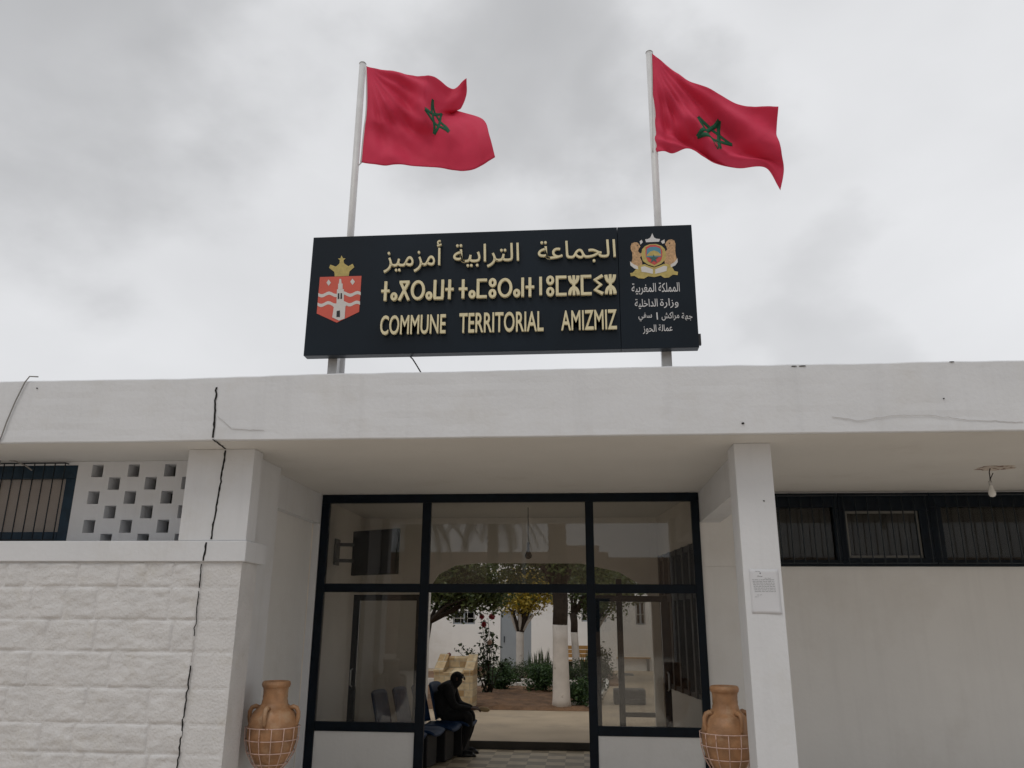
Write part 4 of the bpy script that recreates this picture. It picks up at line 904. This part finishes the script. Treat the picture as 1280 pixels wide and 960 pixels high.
def tree(X, Y, r0, zwhite, limbs, c, rad, nl, size, m, label, seed, lean=(0,0), nc=60, spread=0.17, zfork=None, whitefork=0):
    rnd = random.Random(seed); T_ = thing('courtyard_tree', (X, Y, CZ), label, 'tree', 'whitewashed trees in the courtyard')
    fork = Vector((X+lean[0], Y+lean[1], zfork or c[2]-rad[2]*1.0))
    base = Vector((X, Y, CZ)); pts = [base.lerp(fork, t) for t in (0, 0.08, 0.3, 0.55, 0.8, 1)]
    rr = [r0*1.3, r0*1.1, r0, r0*0.95, r0*0.95, r0*1.0]
    kz = (zwhite-CZ)/(fork.z-CZ); kz = min(0.99, kz)
    mid = base.lerp(fork, kz)
    lo = [p for p in pts if p.z < mid.z-0.02]; part(MB().tube(lo+[mid], rr[:len(lo)]+[r0*0.96], 14), 'whitewashed_trunk', 'whitewash', T_)
    tk = MB(); tk.tube([mid, mid.lerp(fork, 0.5)+Vector((0.02,0,0)), fork], [r0*0.965, r0*0.97, r0*1.0], 12)
    fn, cl = crown_pts(rnd, c, rad, nc, spread)
    for k in range(limbs):
        e = rnd.choice(cl); mdl = fork.lerp(e, 0.5)+Vector((rnd.uniform(-.15,.15), rnd.uniform(-.15,.15), rnd.uniform(0,.2)))
        tk.tube([fork-Vector((0,0,0.1)), mdl, e], [r0*0.55, r0*0.33, r0*0.12], 7)
        for _ in range(3):
            e2 = rnd.choice(cl)
            if (e2-mdl).length < 1.2: tk.tube([mdl, mdl.lerp(e2, 0.5)+Vector((0,0,0.08)), e2], [r0*0.2, r0*0.13, r0*0.05], 5)
    for k in range(whitefork):
        part(MB().tube([fork-Vector((0,0,0.06)), fork+Vector(((-0.16,0.19,0.02)[k], (0.05,0.0,-0.1)[k], 0.24)), fork+Vector(((-0.25,0.36,0.0)[k], (0.08,0.02,-0.15)[k], 0.44))], [r0*0.7, r0*0.55, r0*0.42], 8), 'whitewashed_limb', 'whitewash', T_)
    part(tk, 'branches', 'bark', T_)
    cm = MB(); leaves(cm, nl, size, fn, rnd); part(cm, 'crown', m, T_)
tree(-0.41, 16.2, 0.155, 1.64, 7, (-0.75,16.7,3.12), (1.9,1.4,0.74), 11000, 0.11, 'leaf', 'tree with thick whitewashed trunk nearest the hall at the edge of the soil bed', 1, (-0.02,0.0), 70, 0.2)
t2p = PZ(722,853,CZ); tree(t2p.x, t2p.y, 0.105, 1.42, 6, (0.5,t2p.y+0.2,2.75), (1.5,1.3,0.8), 6500, 0.115, 'leaf', 'tree with slim whitewashed trunk and leaning dark fork just right of the thick trunk', 2, (-0.1,0), 60, 0.2)
t3p = PZ(743,850,CZ); tree(t3p.x, t3p.y, 0.12, 2.1, 5, (0.9,t3p.y+0.5,3.0), (1.5,1.3,0.8), 3600, 0.13, 'leaf', 'whitewashed tree seen against the open door edge beyond the slim tree', 3, (0.05,0), 60, 0.2, 1.5, 2)
t4p = PY(650,800,22.6); tree(t4p.x, 22.6, 0.11, 1.9, 8, (PY(655,757,22.6).x,22.6,2.48), (0.86,0.8,0.55), 6000, 0.10, 'leafyellow', 'tree with yellow leaves standing in front of the grey courtyard door', 4, (0.0,0), 60, 0.15, 1.45, 3)
t5p = PY(519,800,17.6); tree(t5p.x, 17.6, 0.085, 0.9, 7, (PY(574,740,17.8).x,17.8,2.48), (0.98,0.9,0.72), 9000, 0.11, 'leaf', 'dark trunked tree leaning in from the left door post over the stone basin', 5, (0.28,0), 60, 0.17)
def shrub(X, Y, rad, n, size, m, label, seed, flowers=None, name='shrub', stems=6, z0=CZ, asp=0.5):
    rnd = random.Random(seed); S_ = thing(name, (X, Y, z0), label, 'shrub', 'shrubs in the courtyard beds')
    c = (X, Y, z0+rad[2]*0.95); fn, cl = crown_pts(rnd, c, rad, 42, min(rad)*0.26)
    def f2():
        p = fn(); p.z = max(p.z, z0+0.03); return p
    mb = MB(); leaves(mb, n, size, f2, rnd, asp); part(mb, 'foliage', m, S_)
    st = MB()
    for k in range(stems):
        e = rnd.choice(cl); st.tube([(X+rnd.uniform(-.06,.06), Y+rnd.uniform(-.06,.06), z0), Vector((X,Y,z0)).lerp(e, .5)+Vector((rnd.uniform(-.04,.04),0,0)), e], [0.014,0.01,0.005], 5)
    part(st, 'stem', 'bark', S_)
    if flowers:
        for (px, py, r, mm) in flowers:
            p = PY(px, py, Y-0.1); b = MB()
            for k in range(16):
                a = k*2.4; t = 0.35+0.65*k/16; d = Vector((math.cos(a)*t, math.sin(a)*t, 0.5-0.7*t))*r; s2 = Vector((-math.sin(a), math.cos(a), 0))*r*0.5
                b.add([p+d*0.2, p+d+s2, p+d*1.25, p+d-s2], [(0,1,2,3)])
            part(b, 'flower', mm, S_)
    return S_
p = PZ(628,864,CZ); shrub(p.x, p.y, (0.38,0.32,0.28), 2000, 0.075, 'shrub', 'small round green bush left of the middle of the soil bed', 21)
p = PZ(675,866,CZ); shrub(p.x, p.y, (0.40,0.32,0.32), 2200, 0.075, 'shrub', 'round green bush beside the thick whitewashed trunk', 22)
for k, (x0_, lab) in enumerate(((-2.6,'loose green hedge plant next to the stone basin'),(-1.75,'loose green hedge plant behind the round bush left of middle'),(-0.95,'loose green hedge plant in front of the grey courtyard door'),(-0.2,'loose green hedge plant behind the thick whitewashed trunk'))):
    shrub(x0_, 22.3, (0.62,0.32,0.26), 2200, 0.08, 'rosemary', lab, 30+k, None, 'hedge_plant', 6, CZ+0.06, 0.25)
p = PZ(722,884,CZ); shrub(p.x, p.y, (0.28,0.28,0.27), 1600, 0.07, 'shrub', 'dark green bush right of the foot of the thick trunk', 41)
p = PZ(738,880,CZ); shrub(p.x-0.02, p.y+0.6, (0.3,0.3,0.30), 1100, 0.07, 'leafdark', 'dark green bush in the bed corner by the white kerb', 42)
p = PZ(752,852,CZ); shrub(p.x, p.y, (0.30,0.4,0.48), 1300, 0.08, 'leafdark', 'upright dark shrub at the edge of the path', 43)
# tall rose bush: sparse canes with leaves and red flowers
rb = PY(612,822,19.0); rnd = random.Random(9)
RB = thing('rose_bush', (rb.x, 19.0, CZ), 'tall sparse rose bush with red flowers right of the stone basin', 'rose bush', 'shrubs in the courtyard beds')
st = MB(); lf = MB(); canes = [(610,772),(602,776),(617,790),(605,800),(598,806),(587,812),(576,806),(570,812),(622,806),(632,824),(592,822),(600,818),(608,784),(614,800)]
for (cx, cy) in canes:
    e = PY(cx, cy, 19.0+rnd.uniform(-0.2,0.2)); b0 = Vector((rb.x+rnd.uniform(-.08,.08), 19.0+rnd.uniform(-.08,.08), CZ)); m1 = b0.lerp(e, 0.55)+Vector((rnd.uniform(-.05,.05)-(e.x-b0.x)*0.2, 0, 0.08))
    st.tube([b0, m1, e], [0.012,0.009,0.004], 5)
    for k in range(34):
        t = rnd.random()**0.7; q = b0.lerp(m1, t*2) if t < 0.5 else m1.lerp(e, t*2-1)
        leaves(lf, 1, 0.10, lambda: q+Vector((rnd.gauss(0,.05), rnd.gauss(0,.05), rnd.gauss(0,.04))), rnd, 0.6)
part(st, 'cane', 'bark', RB); part(lf, 'foliage', 'leafdark', RB)
for (px_, py_, r, mm) in ((615,771,0.09,'rose'),(605,781,0.08,'rose'),(602,771,0.08,'rose'),(612,803,0.08,'rosepink'),(600,836,0.07,'rosepink'),(561,819,0.07,'rose')):
    c = PY(px_, py_, 18.9); b_ = MB()
    for k in range(40):
        d = Vector((rnd.gauss(0,1), rnd.gauss(0,1), rnd.gauss(0.2,0.8))).normalized(); s2 = d.orthogonal().normalized()*r*0.55; s3 = d.cross(s2).normalized()*r*0.5; o = c+d*r*rnd.uniform(0.25, 0.75)
        b_.add([o-s2, o-s3*0.9, o+s2, o+s3*0.9], [(0,1,2,3)])
    part(b_, 'flower', mm, RB)
# spiky upright plants near the grey door
for k, (px_, lab) in enumerate(((670,'upright spiky plant in front of the grey courtyard door'),(684,'upright spiky plant just left of the thick whitewashed trunk'),(728,'upright spiky plant between the two slimmer whitewashed trunks'))):
    c = PY(px_, 840, 24.2); rnd = random.Random(60+k); sp_ = thing('spiky_plant', (c.x, 24.2, CZ+0.06), lab, 'plant', 'spiky plants in the far bed')
    m_ = MB()
    for _ in range(34):
        a = rnd.uniform(0, 6.28); h = rnd.uniform(0.45, 0.85); o = Vector((c.x+rnd.gauss(0,.10), 24.2+rnd.gauss(0,.1), CZ+0.06)); d = Vector((math.cos(a)*0.14, math.sin(a)*0.14, h)); s2 = Vector((-math.sin(a), math.cos(a), 0))*0.022
        m_.add([o-s2, o+s2, o+d*0.6+s2*0.9, o+d, o+d*0.6-s2*0.9], [(0,1,2,3,4)])
    part(m_, 'foliage', 'rosemary', sp_)
# kerbs
kb = MB(); x = -5.5
while x < 0.3:
    w_ = random.uniform(0.28, 0.36); kb.box(x, x+w_, 21.0, 21.12, CZ+0.002, CZ+0.21+random.uniform(-.01,.01)); x += w_+random.choice((0.02, 0.12))
kb.box(-5.5,0.3,21.125,21.30,CZ+0.002,CZ+0.12)
tag(kb.build('bed_kerb', M['kerb']), 'white painted kerb stones along the back of the soil bed', 'kerb')
kp = [PZ(742,884,CZ), PZ(747,876,CZ), PZ(757,862,CZ), PZ(758,856,CZ), PZ(754,850,CZ)]
kb = MB()
for a_, b_ in zip(kp[:-1], kp[1:]): kb.bar(a_+Vector((0,0,0.055)), b_+Vector((0,0,0.055)), 0.13, 0.1)
kb.bar(kp[0]+Vector((-0.6,-0.15,0.054)), kp[0]+Vector((0,0.0,0.054)), 0.12, 0.1)
tag(kb.build('bed_kerb', M['kerb']), 'curved white kerb at the corner of the bed beside the path', 'kerb')
# stone basin with a sunken sloping top
ba = PY(541, 887, 15.55); bb = PY(590, 887, 15.55); zf = PY(565, 841, 15.55).z; ztp = PY(570, 820, 16.2).z
BS = thing('stone_basin', ((ba.x+bb.x)/2, 15.9, CZ), 'sandstone pedestal with a sunken square hollow in its sloping top', 'stone basin')
X0, X1, Y0, Y1 = ba.x, bb.x, 15.55, 16.25
m_ = MB(); zi = lambda y: zf+(ztp-zf)*(y-Y0)/(Y1-Y0)
b1, b2 = X0+0.17, X1-0.17; c1, c2 = Y0+0.02, Y1-0.10; dep = 0.18
vs = [(X0,Y0,CZ),(X1,Y0,CZ),(X1,Y1,CZ),(X0,Y1,CZ),(X0,Y0,zf),(X1,Y0,zf),(X1,Y1,ztp),(X0,Y1,ztp),(b1,c1,zi(c1)),(b2,c1,zi(c1)),(b2,c2,zi(c2)),(b1,c2,zi(c2)),(b1,c1,zi(c1)-dep*0.2),(b2,c1,zi(c1)-dep*0.2),(b2,c2,zi(c2)-dep),(b1,c2,zi(c2)-dep)]
m_.add(vs, [(0,1,5,4),(1,2,6,5),(2,3,7,6),(3,0,4,7),(4,5,9,8),(5,6,10,9),(6,7,11,10),(7,4,8,11),(8,9,13,12),(9,10,14,13),(10,11,15,14),(11,8,12,15),(12,13,14,15)])
part(m_, 'pedestal', 'stone', BS)
# rim slabs on the sloping top
for xa_, xb_ in ((X0-0.01, b1), (b2, X1+0.01)):
    rm_ = MB().add([(xa_,Y0-0.01,zf+0.003),(xb_,Y0-0.01,zf+0.003),(xb_,Y1,ztp+0.003),(xa_,Y1,ztp+0.003),(xa_,Y0-0.01,zf+0.04),(xb_,Y0-0.01,zf+0.04),(xb_,Y1,ztp+0.04),(xa_,Y1,ztp+0.04)], [(0,3,2,1),(4,5,6,7),(0,1,5,4),(1,2,6,5),(2,3,7,6),(3,0,4,7)])
    part(rm_, 'rim', 'stone', BS)
# benches
def bench(X, Y, w_, label):
    Bn = thing('wooden_bench', (X, Y, CZ), label, 'bench', 'yellow wooden benches in the courtyard')
    s = MB()
    for k in range(3): s.box(X-w_/2, X+w_/2, Y-0.42+k*0.13, Y-0.31+k*0.13, CZ+0.40, CZ+0.44)
    part(s, 'seat', 'timber', Bn); s = MB()
    for k in range(3): s.box(X-w_/2, X+w_/2, Y+0.0+k*0.015, Y+0.025+k*0.015, CZ+0.50+k*0.125, CZ+0.61+k*0.125)
    part(s, 'backrest', 'timber', Bn)
    for sx in (-1, 1): part(MB().box(X+sx*w_*0.42-0.04, X+sx*w_*0.42+0.04, Y-0.4, Y+0.06, CZ+0.001, CZ+0.395), 'leg', 'riser', Bn)
    part(B(X-w_*0.3, X+w_*0.3, Y-0.1, Y-0.06, CZ+0.1, CZ+0.38), 'brace', 'riser', Bn)
p = PZ(790,838,CZ); bench(p.x+0.05, p.y, 1.15, 'yellow wooden bench at the end of the path by the far wall')
p = PY(722,820,27.0); bench(p.x, 26.9, 1.5, 'yellow wooden bench half hidden behind the whitewashed trunks')
p0_, p1_ = PY(768,886,17.2), PY(808,886,17.2); zt_ = PY(788,862,17.2).z
m_ = MB(); m_.box(p0_.x, p1_.x, 17.2, 17.65, CZ+0.003, zt_); tag(m_.build('storage_box', M['charcoal'], None, 0.03), 'low charcoal grey box standing on the courtyard path', 'box')
p = PZ(781,843,CZ); m_ = MB(); m_.add([(p.x-0.2,p.y-0.5,CZ+0.004),(p.x+0.25,p.y-0.7,CZ+0.004),(p.x+0.28,p.y+0.5,CZ+0.004),(p.x-0.2,p.y+0.7,CZ+0.004),(p.x-0.2,p.y-0.5,CZ+0.012),(p.x+0.25,p.y-0.7,CZ+0.012),(p.x+0.28,p.y+0.5,CZ+0.012),(p.x-0.2,p.y+0.7,CZ+0.012)], [(4,5,6,7),(0,1,5,4),(1,2,6,5),(2,3,7,6),(3,0,4,7)])
tag(m_.build('drain_cover', M['iron']), 'dark metal drain cover set in the path near the bench', 'drain cover')
# courtyard building
FY = 29.0
CBD = thing('courtyard_building', (0, FY, CZ), 'plain white building with grey door and small barred windows across the courtyard', 'building')
def hole_wall(x0, x1, z0, z1, holes, ya_, yb_):
    mb = MB(); xs = sorted({x0, x1} | {v for h in holes for v in h[:2]}); zs = sorted({z0, z1} | {v for h in holes for v in h[2:]})
    for i in range(len(xs)-1):
        for j in range(len(zs)-1):
            cx, cz = (xs[i]+xs[i+1])/2, (zs[j]+zs[j+1])/2
            if not any(h[0] < cx < h[1] and h[2] < cz < h[3] for h in holes): mb.box(xs[i], xs[i+1], ya_, yb_, zs[j], zs[j+1])
    return mb
def Q(x0, y0, x1, y1): a_, b_ = PY(x0, y1, FY), PY(x1, y0, FY); return (a_.x, b_.x, a_.z, b_.z)
wins = [Q(566,764,594,780), Q(727,757,757,777), Q(795,752,806,781)]; door = Q(625,764,664,840); door = (door[0], door[1], CZ+0.004, door[3])
hw_ = hole_wall(-10, 6, CZ+0.004, 3.9, wins+[door], FY, FY+0.2); part(hw_, 'wall', 'farwall', CBD)
part(B(-10.1,6.1,FY-0.12,FY+4,3.902,4.1), 'roof', 'farwall', CBD); part(B(-10,6,FY+0.6,FY+0.7,0.12,3.9), 'room_wall', 'dark', CBD)
for (a_, b_, c_, d_) in wins:
    f_ = MB(); t = 0.05; f_.box(a_,a_+t,FY+0.05,FY+0.1,c_,d_); f_.box(b_-t,b_,FY+0.05,FY+0.1,c_,d_); f_.box(a_+t,b_-t,FY+0.05,FY+0.1,c_,c_+t); f_.box(a_+t,b_-t,FY+0.05,FY+0.1,d_-t,d_)
    f_.box((a_+b_)/2-0.03,(a_+b_)/2+0.03,FY+0.055,FY+0.095,c_+t,d_-t)
    wo = part(f_, 'window', 'greydoor', CBD); part(B(a_+t,b_-t,FY+0.075,FY+0.08,c_+t,d_-t), 'pane', 'glassdark', wo)
    g_ = MB(); grille(g_, a_+0.04, b_-0.04, c_+0.01, d_-0.01, FY+0.02, 0.2, 0.008); g_.tube([(a_,FY+0.02,c_+(d_-c_)*0.45),(b_,FY+0.02,c_+(d_-c_)*0.45)], 0.008, 6); part(g_, 'grille', 'kerb', wo)
a_, b_, c_, d_ = door; D_ = part(B(a_+0.005,b_-0.005,FY+0.06,FY+0.12,c_+0.002,d_-0.005), 'door', 'greydoor', CBD)
part(B(a_+0.12,a_+0.15,FY+0.03,FY+0.058,1.0,1.2), 'handle', 'iron', D_); part(B((a_+b_)/2-0.12,(a_+b_)/2+0.13,FY+0.05,FY+0.058,c_+1.55,c_+1.85), 'door_notice', 'paper', D_)
# courtyard side buildings
SBL = thing('side_building', (-7.6, 20, CZ), 'plain white wing along the left side of the courtyard', 'building')
part(B(-9,-6.6,12.2,28.8,CZ+0.003,3.5), 'wall', 'farwall', SBL); part(B(-9.1,-6.4,12.2,28.8,3.502,3.65), 'roof', 'farwall', SBL)
SBR = thing('side_building', (4.0, 20, CZ), 'plain white wing along the right side of the courtyard', 'building')
part(B(2.85,6,12.2,28.8,CZ+0.003,3.5), 'wall', 'farwall', SBR); part(B(2.65,6.1,12.2,28.8,3.502,3.65), 'roof', 'farwall', SBR)

# ------------------------------------------------------------------ the street side that the glass mirrors
def palm(X, Y, h, r, label, seed, nf=34, fl=3.0):
    rnd = random.Random(seed); P = thing('palm_tree', (X, Y, 0), label, 'palm tree', 'palm trees mirrored in the entrance glass')
    t_ = MB(); pts = []; rr = []
    for k in range(int(h/0.12)+1): z = k*0.12; pts.append((X+0.1*math.sin(z*0.4), Y, z)); rr.append(r*(1.15-0.25*z/h)*(1.1 if k % 2 else 0.93))
    t_.tube(pts, rr, 12)
    for k in range(int(h*14)):
        a = rnd.uniform(0, 6.28); z = rnd.uniform(0.3, h); d = Vector((math.cos(a), math.sin(a), 0)); c = Vector((X+0.1*math.sin(z*0.4), Y, z))+d*r*0.9; s2 = Vector((-d.y, d.x, 0))*0.06
        t_.add([c-s2, c+s2, c+d*0.12+Vector((0,0,0.14))], [(0,1,2)])
    part(t_, 'trunk', 'palmbark', P)
    f_ = MB(); top = Vector((X+0.1*math.sin(h*0.4), Y, h))
    for k in range(nf):
        a = k*2.4; e0 = 1.25-1.9*(k/nf); d = Vector((math.cos(a), math.sin(a), 0)); L = fl*rnd.uniform(0.85, 1.1); N = 16; P_ = []; p = top.copy(); e = e0
        for i in range(N+1):
            P_.append(p.copy()); p = p+(d*math.cos(e)+Vector((0,0,math.sin(e))))*(L/N); e -= 1.25/N
        f_.tube(P_, [0.03*(1-i/N*0.8) for i in range(N+1)], 4)
        s_ = Vector((-d.y, d.x, 0))
        for i in range(1, N*3):
            t = i/(N*3)*N; q = P_[int(t)].lerp(P_[min(int(t)+1, N)], t-int(t)); tg = (P_[min(int(t)+1,N)]-P_[int(t)]).normalized(); ll = 0.5*math.sin(math.pi*min(1, 0.15+t/N*0.85))+0.08
            for sg in (-1, 1): e_ = q+(s_*sg*0.75+tg*0.55+Vector((0,0,-0.35)))*ll; w2 = tg*0.018; f_.add([q-w2, q+w2, e_], [(0,1,2)])
    part(f_, 'fronds', 'frond', P)
palm(-0.95, -10.8, 9.2, 0.33, 'tall palm with thick ringed trunk across from the middle pane', 1)
palm(4.9, -11.5, 7.0, 0.30, 'shorter palm with hanging fronds mirrored in the upper right pane', 2, 26, 3.4)
palm(-6.3, -10.6, 6.0, 0.36, 'palm mirrored in the upper left pane beside the television', 3, 44, 3.2)
palm(-3.6, -13.0, 6.3, 0.22, 'slim palm farther down the street mirrored left of the hanging bulb', 4, 40, 2.9)
LPx = PY(655, 690, 29).x
LP = thing('lamp_post', (LPx, 19.2-29, 0), 'slim grey lamp post mirrored beside the hanging bulb', 'lamp post')
part(MB().tube([(LPx,-9.8,0),(LPx,-9.8,7.5)], [0.09,0.06], 10), 'post', 'galv', LP); part(MB().tube([(LPx,-9.8,7.4),(LPx,-9.3,7.7),(LPx,-8.6,7.7)], 0.035, 8), 'arm', 'galv', LP); part(B(LPx-0.12,LPx+0.12,-8.7,-8.2,7.62,7.76), 'lamp_head', 'galv', LP)
OB = thing('street_building', (0, -25, 0), 'long ochre building across the street mirrored in the entrance glass', 'building')
ob = MB(); ob.box(-30,1.5,-33,-25,0,5.35); ob.box(1.503,30,-33,-24.9,0,5.05); ob.box(-1.2,1.0,-30,-25.05,5.352,5.7); part(ob, 'wall', 'ochre', OB)
for k in range(10):
    x = -24+k*5; yf_ = -24.99 if x < 1.5 else -24.89
    wq = part(B(x-0.6,x+0.6,yf_,yf_+0.06,1.2,2.9), 'window', 'navyblue', OB)
for k, x in enumerate((-13.5, 6.5)):
    yf_ = -24.99 if x < 1.5 else -24.89; part(B(x-0.6,x+0.6,yf_,yf_+0.05,0.0,2.6), 'door', 'navy', OB)
